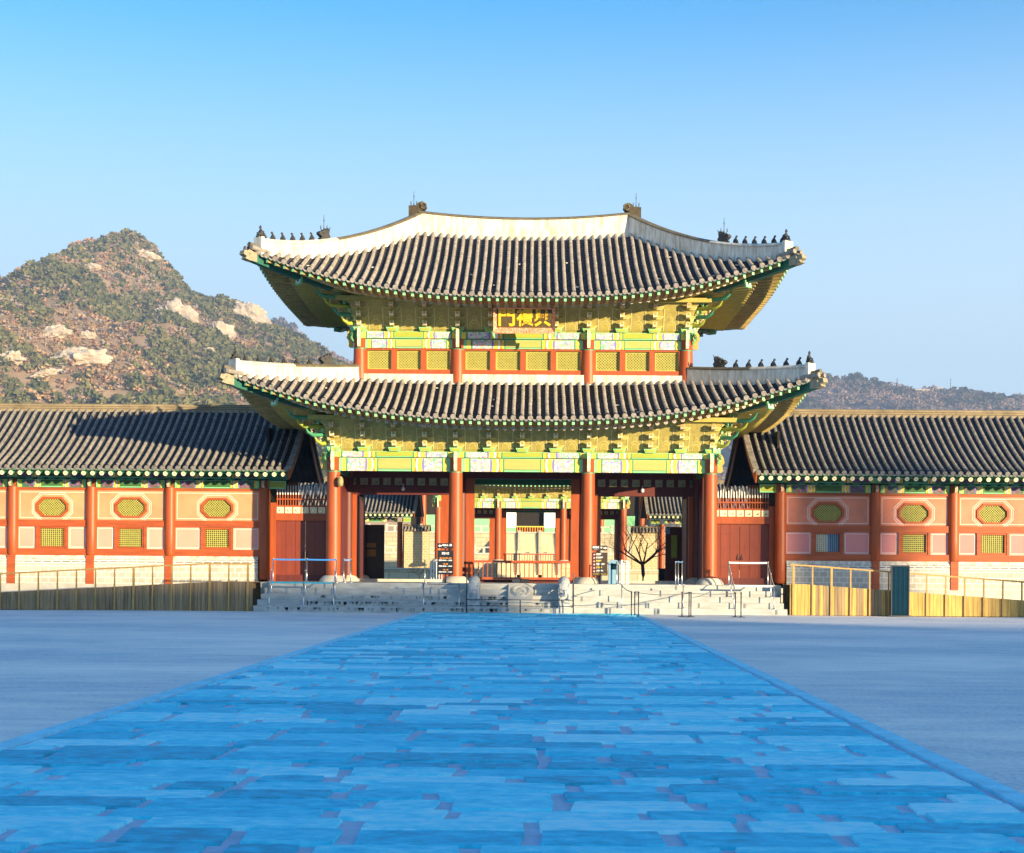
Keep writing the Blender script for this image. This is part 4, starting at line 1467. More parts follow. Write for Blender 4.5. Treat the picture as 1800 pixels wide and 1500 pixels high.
# ------------------------------------------------------------------ red side doors between gate and corridors
def side_door(s_, label):
    root = thing('side_gate', label, 'gate', (s_ * 10, 4.5, 1.0))
    X = lambda u: s_ * u
    y = 4.5
    lo, hi = 8.2, 11.3

    def bx(mb, u0, u1, y0, y1, z0, z1, m):
        mb.box(min(X(u0), X(u1)), max(X(u0), X(u1)), y0, y1, z0, z1, m)
    mb = MB()
    bx(mb, 11.05, 11.3, y - .15, y + .15, 1.0, 4.65, RED)
    bx(mb, 8.2, 8.45, y - .15, y + .15, 1.0, 4.65, RED)
    bx(mb, 8.45, 11.05, y - .14, y + .14, 3.85, 4.18, RED)
    bx(mb, 8.45, 11.05, y - .14, y + .14, 1.0, 1.42, REDD)
    bx(mb, 8.45, 11.05, y - .10, y + .10, 4.46, 4.54, RED)
    bx(mb, 8.45, 11.05, y - .08, y + .08, 4.78, 4.84, RED)
    mb.build('frame', root)
    f = lambda a, o, z: (X(a), y - .08 - o, z)
    mb = MB()
    n = 7
    wd = 2.6 / n
    for i in range(n):
        u = 8.45 + i * wd
        ring(mb, f, rect(u + .03, u + wd - .03, 4.18, 4.46), octo(u + wd / 2, 4.32, wd / 2 - .09, .06, .04), -.04, .02, CREAM)
        bx(mb, u - .03, u + .03, y - .09, y + .09, 4.18, 4.46, RED)
    mb.build('vent_panel', root)
    for i in range(22):
        u = 8.52 + i * 2.5 / 21
        mb = MB()
        mb.tube([(X(u), y, 4.54), (X(u), y, 5.08)], .028, 5, RED)
        mb.tube([(X(u), y, 5.02), (X(u), y, 5.38), (X(u), y, 5.50)], [.030, .028, .004], 5, WHITE)
        mb.build('picket', root)
    for j, (u0, u1) in enumerate(((8.45, 9.745), (9.755, 11.05))):
        mb = MB()
        n = 3
        w_ = (u1 - u0) / n
        for q in range(n):
            bx(mb, u0 + q * w_ + .006, u0 + (q + 1) * w_ - .006, y + .0, y + .07, 1.42, 3.85, M('door_red', (.20, .038, .018), .45, .15, 2, .05, 15, stretch=(3, 3, .4)))
        bx(mb, u0 + .005, u1 - .005, y + .03, y + .06, 1.42, 3.85, VOID)
        for zz in (1.9, 2.75, 3.4):
            for q in range(9):
                u = u0 + .08 + q * (u1 - u0 - .16) / 8
                mb.ball((X(u), y - .005, zz), .018, STEELD, 4)
        leaf = mb.build('door_leaf', root)
        mb = MB()
        u = 9.66 if j == 0 else 9.84
        mb.tube([(X(u) + .05 * math.cos(t), y - .02, 2.30 + .06 * math.sin(t)) for t in [k * .7 for k in range(10)]], .014, 5, STEELD)
        mb.tube([(X(u), y, 2.50), (X(u), y - .03, 2.36)], .02, 5, STEELD)
        mb.build('handle', leaf)


side_door(-1, 'red wooden double door beside the left end of the gate')
side_door(1, 'red wooden double door beside the right end of the gate')

# ------------------------------------------------------------------ platform and steps
st = thing('stone_platform', 'stone platform with long granite steps carrying the front gate', 'platform', (0, 3, 0))
mb = MB()
mb.box(-10.5, 10.5, -2.25, 12.5, 0.0, 1.146, STONE)
mb.box(-11.9, -10.5, 2.0, 12.5, 0, 1.0, STONE)
mb.box(10.5, 11.9, 2.0, 12.5, 0, 1.0, STONE)
mb.build('floor_slab', st)
NS, TR, RI = 5, .35, .23
for i in range(NS):
    z1 = 1.15 - i * RI
    y0 = -2.6 - i * TR
    hx = 10.12 + i * .085
    x = -hx
    mb = MB()
    rnd = random.Random(i)
    while x < hx - .01:
        L = min(rnd.uniform(1.6, 2.9), hx - x)
        if hx - (x + L) < .8:
            L = hx - x
        j = rnd.uniform(-.002, .002)
        cx_ = x + L / 2
        mat = STONED if (i >= 2 and cx_ < 1.0 and rnd.random() < .55) else STONES
        mat = STONES
        mb.box(x + .002, x + L - .002, y0 + j, y0 + TR + (.5 if i else .34), z1 - RI - (.12 if i == NS - 1 else 0), z1 + j * .5, mat)
        x += L
    mb.build('step', st)
# stain streaks low on the left risers
mb = MB()
rnd = random.Random(4)
for i in range(260):
    r_ = rnd.choice((2, 3, 3, 4, 4))
    y0 = -2.6 - r_ * TR - .006
    z1 = 1.15 - r_ * RI
    x = rnd.uniform(-8.6 if r_ < 4 else -10.0, 1.3)
    w_ = rnd.uniform(.03, .16)
    h_ = rnd.uniform(.05, .14)
    mb.face([(x, y0, z1 - .06), (x + w_, y0, z1 - .05), (x + w_ * .8, y0, z1 - .06 - h_), (x + w_ * .3, y0, z1 - .07 - h_)], STONED)
mb.build('stain', st)
# square anti-slip marks on the right risers
for (x, r_) in ((3.2, 3), (5.4, 4), (4.6, 1), (7.0, 3), (6.2, 0), (8.2, 1), (8.8, 3), (10.0, 4), (2.4, 2)):
    y0 = -2.6 - r_ * TR
    mb = MB()
    mb.box(x, x + .07, y0 - .016, y0 - .006, 1.15 - (r_ + 1) * RI + .03, 1.15 - r_ * RI - .02, M('grey_strip', (.20, .20, .20), .8, .1, 3))
    mb.build('strip_mark', st)
# carved sloping slab
mb = MB()
y_t, y_b = -2.55, -3.75
mb.hexa([(-.49, y_b, .23), (.49, y_b, .23), (.49, y_t, .23), (-.49, y_t, .23), (-.49, y_b, .55), (.49, y_b, .55), (.49, y_t, 1.17), (-.49, y_t, 1.17)], STONE)
nrm = Vector((0, -(1.17 - .55), 1.2)).normalized()
slab = mb.build('carved_slab', st)
mb = MB()
# relief: low curling ridges, an oval border with swirls
C = Vector((0, (y_t + y_b) / 2, .86))
V = Vector((0, 1.2, .62)).normalized()
for (rx, ry) in ((.36, .48), (.30, .40)):
    mb.tube([C + Vector((1, 0, 0)) * rx * math.cos(t) + V * ry * math.sin(t) + nrm * .01 for t in [2 * PI * k / 24 for k in range(25)]], .022, 5, CARVE)
rnd = random.Random(3)
for i in range(14):
    cx_, cv = rnd.uniform(-.2, .2), rnd.uniform(-.3, .3)
    r0 = rnd.uniform(.04, .09)
    ph = rnd.uniform(0, 6)
    mb.tube([C + Vector((1, 0, 0)) * (cx_ + r0 * (1 - t / 8) * math.cos(t + ph)) + V * (cv + r0 * (1 - t / 8) * math.sin(t + ph)) + nrm * .012 for t in [k * .7 for k in range(8)]], .018, 5, CARVE)
mb.build('relief', slab)


def beast(x, label):
    """crouching stone beast on its block"""
    root = thing('stone_beast', label, 'statue', (x, -3.6, .23))
    mb = MB()
    mb.hexa([(x - .23, -4.0, .23), (x + .23, -4.0, .23), (x + .23, -2.62, .23), (x - .23, -2.62, .23), (x - .23, -3.95, .52), (x + .23, -3.95, .52), (x + .23, -2.62, 1.2), (x - .23, -2.62, 1.2)], CARVE)
    mb.build('block', root)
    mb = MB()
    rows = []
    prof = [(-3.98, .52, .05), (-4.0, .62, .17), (-3.95, .78, .21), (-3.86, .96, .225), (-3.70, 1.12, .21), (-3.45, 1.22, .22), (-3.15, 1.26, .23), (-2.85, 1.30, .21), (-2.66, 1.28, .12), (-2.60, 1.22, .03)]
    for (y, z, r) in prof:
        rows.append([(x + r * math.cos(t) * (1 + .06 * math.sin(3 * t + y * 9)), y - .02, z - .02 + (r * .9 if z > .9 else r * .5) * math.sin(t)) for t in [2 * PI * k / 14 for k in range(14)]])
    mb.grid(rows, CARVE, True, True)
    for s_ in (-1, 1):
        mb.ball((x + s_ * .10, -4.10, .92), .045, CARVE, 8)
        mb.tube([(x + s_ * .15, -3.9, 1.02), (x + s_ * .19, -3.8, 1.10), (x + s_ * .15, -3.7, 1.2)], [.05, .05, .02], 6, CARVE)
        mb.tube([(x + s_ * .17, -3.95, .75), (x + s_ * .19, -4.04, .60), (x + s_ * .14, -4.10, .54)], [.07, .06, .05], 7, CARVE)
    mb.ball((x, -4.14, .80), .075, CARVE, 8, (1.3, .8, .8))
    mb.tube([(x - .10, -4.14, .73), (x, -4.18, .70), (x + .10, -4.14, .73)], .02, 5, CARVE)
    mb.build('body', root)


beast(-1.84, 'pale stone beast crouching left of the carved step slab')
beast(1.72, 'pale stone beast crouching right of the carved step slab')

# ------------------------------------------------------------------ ground, plaza, path
mb = MB()
mb.face([(-2600, -400, -.03), (2600, -400, -.03), (2600, 4000, -.03), (-2600, 4000, -.03)], M('far_ground', (.20, .19, .17), .95, .1, .05))
mb.build('ground')['kind'] = 'structure'


def plaza():
    m = bpy.data.materials.new('plaza_grit')
    m.use_nodes = True
    n = m.node_tree
    p = n.nodes['Principled BSDF']
    p.inputs['Roughness'].default_value = .92
    tc = n.nodes.new('ShaderNodeTexCoord')
    out = []
    for sc_, st_ in ((.10, (1, 2.2, 1)), (1.3, (.6, 1.5, 1)), (16, (1, 1, 1))):
        mp = n.nodes.new('ShaderNodeMapping')
        mp.inputs['Scale'].default_value = st_
        n.links.new(tc.outputs['Object'], mp.inputs[0])
        z = n.nodes.new('ShaderNodeTexNoise')
        z.inputs['Scale'].default_value = sc_
        z.inputs['Detail'].default_value = 7
        n.links.new(mp.outputs[0], z.inputs['Vector'])
        out.append(z)
    cr = n.nodes.new('ShaderNodeValToRGB')
    cr.color_ramp.elements[0].position = .40
    cr.color_ramp.elements[1].position = .62
    cr.color_ramp.elements[0].color = (.56, .60, .62, 1)
    cr.color_ramp.elements[1].color = (.95, .86, .78, 1)
    a = n.nodes.new('ShaderNodeMath')
    a.operation = 'MULTIPLY_ADD'
    a.inputs[1].default_value = .35
    n.links.new(out[1].outputs['Fac'], a.inputs[0])
    b = n.nodes.new('ShaderNodeMath')
    b.operation = 'MULTIPLY'
    b.inputs[1].default_value = .65
    n.links.new(out[0].outputs['Fac'], b.inputs[0])
    n.links.new(b.outputs[0], a.inputs[2])
    n.links.new(a.outputs[0], cr.inputs[0])
    mx = n.nodes.new('ShaderNodeMix')
    mx.data_type = 'RGBA'
    mx.blend_type = 'OVERLAY'
    mx.inputs[0].default_value = .75
    n.links.new(cr.outputs[0], mx.inputs[6])
    n.links.new(out[2].outputs['Fac'], mx.inputs[7])
    n.links.new(mx.outputs[2], p.inputs['Base Color'])
    bp = n.nodes.new('ShaderNodeBump')
    bp.inputs['Strength'].default_value = .8
    bp.inputs['Distance'].default_value = .03
    n.links.new(out[2].outputs['Fac'], bp.inputs['Height'])
    n.links.new(bp.outputs[0], p.inputs['Normal'])
    mb = MB()
    N = 60
    rows = []
    for i in range(N + 1):
        y = -75 + (4 + 75) * i / N
        rows.append([(x, y, -.012 + .012 * math.sin(x * .31 + y * .17)) for x in np.linspace(-48, 48, 40)])
    mb.grid(rows, m, True)
    mb.build('plaza_ground')['kind'] = 'structure'
    mb = MB()
    mb.face([(-60, 12.4, 1.0), (60, 12.4, 1.0), (60, 150, 1.0), (-60, 150, 1.0)], M('court_sand', (.42, .38, .30), .9, .12, .5))
    mb.build('courtyard_ground')['kind'] = 'structure'


plaza()


def stone_path():
    m = bpy.data.materials.new('path_stone')
    m.use_nodes = True
    n = m.node_tree
    p = n.nodes['Principled BSDF']
    p.inputs['Roughness'].default_value = .72
    at = n.nodes.new('ShaderNodeAttribute')
    at.attribute_name = 'tone'
    tc = n.nodes.new('ShaderNodeTexCoord')
    mp = n.nodes.new('ShaderNodeMapping')
    mp.inputs['Scale'].default_value = (1.5, 2.3, 1)
    n.links.new(tc.outputs['Object'], mp.inputs[0])
    nz = n.nodes.new('ShaderNodeTexNoise')
    nz.inputs['Scale'].default_value = 3.2
    nz.inputs['Detail'].default_value = 9
    nz.inputs['Roughness'].default_value = .7
    nz.inputs['Distortion'].default_value = .25
    n.links.new(mp.outputs[0], nz.inputs['Vector'])
    ad = n.nodes.new('ShaderNodeMath')
    ad.operation = 'MULTIPLY_ADD'
    ad.inputs[1].default_value = 1.35
    n.links.new(nz.outputs['Fac'], ad.inputs[0])
    mu = n.nodes.new('ShaderNodeMath')
    mu.operation = 'MULTIPLY_ADD'
    mu.inputs[1].default_value = .66
    mu.inputs[2].default_value = -.44
    n.links.new(at.outputs['Fac'], mu.inputs[0])
    n.links.new(mu.outputs[0], ad.inputs[2])
    cr = n.nodes.new('ShaderNodeValToRGB')  # stone colours carry the blue of skylit shade
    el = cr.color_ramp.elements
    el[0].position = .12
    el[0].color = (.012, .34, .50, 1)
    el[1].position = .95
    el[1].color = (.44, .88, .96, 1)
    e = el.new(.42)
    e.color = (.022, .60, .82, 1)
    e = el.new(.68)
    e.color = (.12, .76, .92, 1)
    n.links.new(ad.outputs[0], cr.inputs[0])
    n.links.new(cr.outputs[0], p.inputs['Base Color'])
    bp = n.nodes.new('ShaderNodeBump')
    bp.inputs['Strength'].default_value = .6
    bp.inputs['Distance'].default_value = .03
    n.links.new(nz.outputs['Fac'], bp.inputs['Height'])
    n.links.new(bp.outputs[0], p.inputs['Normal'])
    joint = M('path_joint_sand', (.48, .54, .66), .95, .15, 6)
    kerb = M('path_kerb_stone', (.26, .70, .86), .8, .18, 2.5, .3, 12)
    verts, faces, tone, mi = [], [], [], []
    rnd = random.Random(11)
    x_off = lambda y: .0115 * (y + 50) - .13   # path drifts slightly to the right as it nears the steps
    # bed
    for (a, b, mm, z) in ((-4.23, 4.23, 1, .008),):
        k = len(verts)
        verts += [(a + x_off(-72), -72, z), (b + x_off(-72), -72, z), (b + x_off(-4.36), -4.36, z), (a + x_off(-4.36), -4.36, z)]
        faces.append((k, k + 1, k + 2, k + 3))
        tone.append(.5)
        mi.append(mm)
    y = -72.0
    row = 0
    while y < -4.6:
        d = rnd.uniform(.36, .70)
        if y + d > -4.4:
            d = -4.4 - y
        x = -4.02 - rnd.uniform(0, .5)
        while x < 4.02:
            L = rnd.uniform(.5, 1.6)
            x0, x1 = max(x, -4.02), min(x + L, 4.02)
            if 4.02 - x1 < .35:
                x1 = 4.02
                L = 9
            if x1 - x0 > .12:
                g = rnd.uniform(.018, .05)
                z = .030 + rnd.uniform(-.006, .008)
                n_ = max(3, int((x1 - x0) / .16))
                # irregular outline
                bot = [(x0 + g + (x1 - x0 - 2 * g) * i / n_, y - .004 + rnd.uniform(0, .03)) for i in range(n_ + 1)]
                top = [(x0 + g + (x1 - x0 - 2 * g) * i / n_, y + d + .002 - rnd.uniform(0, .03)) for i in range(n_ + 1)]
                bot[0] = (bot[0][0] + rnd.uniform(0, .05), bot[0][1] + .02)
                bot[-1] = (bot[-1][0] - rnd.uniform(0, .05), bot[-1][1] + .02)
                top[0] = (top[0][0] + rnd.uniform(0, .05), top[0][1] - .02)
                top[-1] = (top[-1][0] - rnd.uniform(0, .05), top[-1][1] - .02)
                loop = bot + top[::-1]
                t_ = rnd.random()
                k = len(verts)
                tz = [rnd.uniform(-.003, .003) for _ in loop]
                verts += [(q[0] + x_off(y), q[1], .006) for q in loop]
                cxm, cym = (x0 + x1) / 2, y + d / 2
                verts += [(cxm + (q[0] - cxm) * .99 + x_off(y), cym + (q[1] - cym) * .97, z) for q in loop]
                m_ = len(loop)
                faces.append(tuple(k + m_ + i for i in range(m_)))
                tone.append(t_)
                mi.append(0)
                for i in range(m_):
                    j = (i + 1) % m_
                    faces.append((k + i, k + j, k + m_ + j, k + m_ + i))
                    tone.append(t_)
                    mi.append(0)
            x += L
        y += d
        row += 1
    # kerb stones along both edges
    for s_ in (-1, 1):
        y = -72
        while y < -4.5:
            L = min(rnd.uniform(.9, 1.7), -4.38 - y)
            z = .034 + rnd.uniform(-.003, .003)
            k = len(verts)
            a, b = sorted((s_ * 4.05, s_ * 4.22))
            for zz in (0, z):
                verts += [(a + x_off(y), y + .006, zz), (b + x_off(y), y + .006, zz), (b + x_off(y + L), y + L - .006, zz), (a + x_off(y + L), y + L - .006, zz)]
            for f in ((4, 5, 6, 7), (0, 1, 5, 4), (1, 2, 6, 5), (2, 3, 7, 6), (3, 0, 4, 7)):
                faces.append(tuple(k + i for i in f))
                tone.append(.5)
                mi.append(2)
            y += L
    me = bpy.data.meshes.new('stone_path')
    me.from_pydata(verts, [], faces)
    for q in (m, joint, kerb):
        me.materials.append(q)
    me.polygons.foreach_set('material_index', mi)
    att = me.attributes.new('tone', 'FLOAT', 'FACE')
    att.data.foreach_set('value', tone)
    o = bpy.data.objects.new('stone_path', me)
    COL.objects.link(o)
    o['kind'] = 'structure'


stone_path()


# ------------------------------------------------------------------ ramps
def ramp(s_, label, mats):
    root = thing('wheelchair_ramp', label, 'ramp', (s_ * 18, -2.8, 0))
    X = lambda u: s_ * u
    y = -3.6
    u0, u1 = 10.62 if s_ > 0 else 10.55, 34.0

    def zt(u):   # top of the board wall
        if s_ < 0:
            return max(.18, 1.16 - max(0, u - 12.0) * .058)
        return max(.2, 1.22 - max(0, u - 11.2) * .066)

    def zrail(u):
        if s_ < 0:
            return max(1.1, 1.86 - max(0, u - 12.4) * .056)
        return 1.98 - max(0, u - 10.9) * .068
    mb = MB()
    rnd = random.Random(5 + s_)
    n = int((u1 - u0) / .145)
    for i in range(n):
        a, b = u0 + i * .145, u0 + (i + 1) * .145
        j = rnd.uniform(-.006, .006)
        m = mats[0] if s_ < 0 else (mats[1] if (a < 11.5 or a > 15.2 or rnd.random() < .3) else mats[0])  # sunlit-toned boards set where sun falls on the right ramp
        p = [(X(a + .004), y + j, 0), (X(b - .004), y + j, 0), (X(b - .004), y + .03, 0), (X(a + .004), y + .03, 0)]
        mb.hexa(p + [(X(a + .004), y + j, zt(a)), (X(b - .004), y + j, zt(b)), (X(b - .004), y + .03, zt(b)), (X(a + .004), y + .03, zt(a))], m)
    mb.build('board_panel', root)
    mb = MB()
    rows = []
    for i in range(30):
        u = u0 + (u1 - u0) * i / 29
        rows.append([(X(u), y + .03, zt(u) - .03), (X(u), y + 1.6, zt(u) - .03)])
    mb.grid(rows, PLANK)
    for i in range(29):
        u = u0 + (u1 - u0) * i / 29
        u2 = u0 + (u1 - u0) * (i + 1) / 29
        mb.hexa([(X(u), y + 1.6, 0), (X(u2), y + 1.6, 0), (X(u2), y + 1.66, 0), (X(u), y + 1.66, 0), (X(u), y + 1.6, zt(u)), (X(u2), y + 1.6, zt(u2)), (X(u2), y + 1.66, zt(u2)), (X(u), y + 1.66, zt(u))], PLANK)
    mb.build('deck', root)
    first = None
    posts = [u0 + .95] if s_ > 0 else [u0 + .25]
    u = posts[0]
    u = 10.75
    k = 0
    while u < u1 - .5:
        w = .055 if (k not in (0, 2, 6)) else .085
        mb = MB()
        mb.box(X(u) - w / 2, X(u) + w / 2, y - .06, y - .01, 0, zrail(u), RAILW)
        mb.build('post', root)
        u += .75
        k += 1
    for yy in (y - .035,):
        mb = MB()
        pts = [10.6, 11.2, 12.4, 16, 20, 24, 28, 33.9]
        for a, b in zip(pts[:-1], pts[1:]):
            mb.bar((X(a), yy, zrail(a)), (X(b) + .0, yy, zrail(b)), .06, .06, RAILW)
        mb.build('handrail', root)


ramp(-1, 'weathered brown board ramp with slim railing left of the steps', (PLANK, PLANKLIT))
ramp(1, 'sunlit yellow board ramp with railing right of the steps', (PLANK, PLANKLIT))
mb = MB()
mb.box(14.45, 15.17, -4.25, -4.14, .02, 1.98, NAVY)
o = mb.build('standing_panel', None, loc=(14.8, -4.2, 0))
root = thing('standing_panel', 'dark navy upright panel standing before the right ramp', 'panel', (14.8, -4.2, 0))
bpy.data.objects.remove(o)
mb = MB()
mb.box(14.49, 15.13, -4.235, -4.15, .04, 1.95, NAVY)
for q in range(3):
    mb.box(14.60 + q * .17, 14.66 + q * .17, -4.243, -4.236, .1, 1.9, M('navy_ridge', (.006, .032, .06), .9, .1, 2, spec=.08))
mb.build('door_panel', root)
mb = MB()
for (a, b, c, d) in ((14.45, 14.49, .0, 1.99), (15.13, 15.17, .0, 1.99)):
    mb.box(a, b, -4.26, -4.13, c, d, STEELD)
mb.box(14.49, 15.13, -4.26, -4.13, 1.95, 1.99, STEELD)
mb.box(14.35, 15.27, -4.35, -4.0, 0, .035, STEELD)
mb.build('frame', root)


# ------------------------------------------------------------------ queue barriers
def post_mesh(h=.95, mat=STEEL):
    mb = MB()
    mb.lathe([(.15, 0), (.15, .015), (.04, .03), (.022, .05), (.022, h - .06), (.032, h - .06), (.032, h)], 12, mat)
    return mb


PP = {}


def stanchion(x, y, z, label, group, h=.95, mat=STEEL, name='queue_post', face=None):
    key = (h, mat.name)
    if key not in PP:
        me = post_mesh(h, mat).build(name, None)
        PP[key] = me
        o = me
    else:
        o = PP[key].copy()
        COL.objects.link(o)
    o.location = (x, y, z)
    tag(o, label, 'post', group)
    return o


def belt(p, q, mat, label, sagv=.0, hgt=.05, r=None, group='belts and ropes of the queue barriers'):
    mb = MB()
    p, q = Vector(p), Vector(q)
    if r:
        pts = []
        for i in range(11):
            t = i / 10
            c = p.lerp(q, t)
            c.z -= sagv * 4 * t * (1 - t)
            pts.append(c)
        mb.tube(pts, r, 6, mat)
    else:
        d = (q - p)
        n_ = Vector((d.y, -d.x, 0)).normalized() * .003
        rows = []
        for i in range(9):
            t = i / 8
            c = p.lerp(q, t)
            c.z -= sagv * 4 * t * (1 - t)
            u = Vector((0, 0, hgt / 2))
            rows.append([c - u - n_, c - u + n_, c + u + n_, c + u - n_])
        mb.grid(rows, mat, False, True)
        mb.face(rows[0], mat)
        mb.face(rows[-1], mat)
    o = mb.build('barrier_belt' if not r else 'barrier_rope', None, loc=p)
    tag(o, label, 'belt' if not r else 'rope', group)
    return o


rowsY = [(-2.5, 1.15), (-3.12, .69), (-3.82, .23)]
rn = ['on the platform edge', 'halfway up the steps', 'on the lowest step']
LX = [(-9.95, 'outer'), (-8.60, 'middle'), (-7.42, 'inner')]
for ri, (y, z) in enumerate(rowsY):
    for x, nm in LX:
        stanchion(x + .04 * ri, y, z, 'silver queue post %s, %s one of the left three' % (rn[ri], nm), 'silver posts of the left queue barrier')
for ri, mt, wd in ((0, BELTB, 'blue belt stretched along the platform edge'), (2, BELTT, 'teal belt stretched along the lowest step')):
    y, z = rowsY[ri]
    for i in (0, 1):
        belt((LX[i][0] + .04 * ri, y, z + .91), (LX[i + 1][0] + .04 * ri, y, z + .91), mt, 'left %s, %s length' % (wd, ('outer', 'inner')[i]), .01, .06)
for i, nm in ((0, 'outer'), (2, 'inner')):
    for r0 in (0, 1):
        (ya, za), (yb, zb_) = rowsY[r0], rowsY[r0 + 1]
        belt((LX[i][0] + .04 * r0, ya, za + .9), (LX[i][0] + .04 * (r0 + 1), yb, zb_ + .9), BELTB, 'blue belt sloping down the %s side of the left barrier, %s half' % (nm, ('upper', 'lower')[r0]), .02, .05)
for x, nm in ((-7.12, 'outer'), (-6.86, 'inner')):
    stanchion(x, -2.45 + (.12 if nm == 'inner' else 0), 1.15, 'silver queue post by the left gate column, %s of the pair' % nm, 'silver posts of the left queue barrier')
belt((-7.12, -2.45, 2.05), (-6.86, -2.33, 2.05), BELTB, 'short blue belt between two posts by the left gate column', 0, .05)

RX = [(8.35, 'inner'), (9.92, 'outer')]
for ri, (y, z) in enumerate(rowsY):
    for x, nm in RX:
        stanchion(x + .02 * ri, y, z, 'silver queue post %s, %s one of the right two' % (rn[ri], nm), 'silver posts of the right queue barrier')
for ri, nm in ((0, 'platform edge'), (2, 'lowest step')):
    y, z = rowsY[ri]
    belt((RX[0][0] + .02 * ri, y, z + .91), (RX[1][0] + .02 * ri, y, z + .91), BELTW, 'white belt stretched over the right steps at the %s' % nm, .01, .07)
for i, nm in ((0, 'inner'), (1, 'outer')):
    for r0 in (0, 1):
        (ya, za), (yb, zb_) = rowsY[r0], rowsY[r0 + 1]
        belt((RX[i][0] + .02 * r0, ya, za + .9), (RX[i][0] + .02 * (r0 + 1), yb, zb_ + .9), BELTW, 'white belt sloping down the %s side of the right barrier, %s half' % (nm, ('upper', 'lower')[r0]), .02, .05)
for x, y, z, d in ((6.24, -2.2, 1.15, 'on the platform beside the right opening, left of its pair'), (6.50, -2.2, 1.15, 'on the platform beside the right opening, right of its pair'), (6.32, -2.5, 1.15, 'at the platform edge below the right opening'),
                   (6.39, -3.82, .23, 'on the lowest step below the right opening'), (3.98, -3.82, .23, 'on the lowest step right of the centre'), (3.85, -2.45, 1.15, 'at the platform edge right of the notice board'),
                   (-3.86, -2.5, 1.15, 'at the platform edge left of the notice board'), (-3.80, -3.86, .23, 'on the lowest step below the left notice board'), (-2.40, -3.86, .23, 'on the lowest step left of the stone beast'), (2.05, -3.86, .23, 'on the lowest step right of the stone beast')):
    stanchion(x, y, z, 'slim silver post ' + d, 'slim posts of the stair barriers')
belt((6.24, -2.2, 2.07), (6.50, -2.2, 2.07), BELTB, 'tiny blue belt between two posts beside the right opening', 0, .05)
belt((-3.80, -3.86, 1.13), (-2.40, -3.86, 1.13), STEELD, 'dark chain across the lowest step left of the centre', .02, r=.012)
belt((3.98, -3.82, 1.12), (4.15, -7.0, .93), ROPE, 'grey rope running from the step to the ground posts', .06, r=.016)
GX = [(4.15, -7.0, 'leftmost of the tight group of three'), (4.27, -7.05, 'middle of the tight group of three'), (4.42, -6.9, 'right of the tight group of three'), (6.05, -6.8, 'short of the pair near the right opening'), (6.28, -7.1, 'left of the close pair under the right opening'), (6.36, -7.0, 'right of the close pair under the right opening'), (8.02, -6.9, 'left of the far right pair'), (8.22, -7.0, 'right of the far right pair')]
for x, y, d in GX:
    stanchion(x, y, 0, 'dark rope post on the ground, ' + d, 'dark rope posts on the plaza', .93, STEELD, 'rope_post')
belt((4.42, -6.9, .88), (6.28, -7.0, .88), ROPE, 'grey rope sagging between the ground posts, left length', .07, r=.017)
belt((6.36, -7.0, .88), (8.02, -6.9, .88), ROPE, 'grey rope sagging between the ground posts, right upper length', .03, r=.017)
belt((6.36, -7.0, .70), (7.6, -3.9, 1.0), ROPE, 'grey rope slanting from the ground posts back to the steps', .05, r=.014)

# low metal rail before the carved slab
root = thing('low_barrier', 'dark two-rail metal barrier across the central steps', 'barrier', (0, -4.6, 0))
for x, h, nm in ((-2.08, 1.60, 0), (0.0, .52, 0), (2.06, 1.60, 0)):
    mb = MB()
    mb.lathe([(.12, 0), (.12, .015), (.025, .03), (.022, h)], 10, STEELD, (x, -4.55, 0))
    mb.build('post', root)
for z in (.54, .30):
    mb = MB()
    mb.tube([(-2.08, -4.55, z), (2.06, -4.55, z)], .016, 6, STEELD)
    mb.build('rail', root)

# floodlight on the platform
root = thing('floodlight', 'small dark floodlight lying above the carved slab', 'lamp', (0, -1.9, 1.15))
mb = MB()
mb.box(-.36, -.03, -2.0, -1.8, 1.18, 1.34, STEELD)
mb.box(.0, .33, -2.0, -1.8, 1.18, 1.34, BLACK)
mb.build('housing', root)
mb = MB()
mb.tube([(-.02, -1.9, 1.15), (-.02, -1.9, 1.60)], .012, 6, STEELD)
mb.box(-.12, .1, -1.96, -1.84, 1.15, 1.18, STEELD)
mb.build('stand', root)


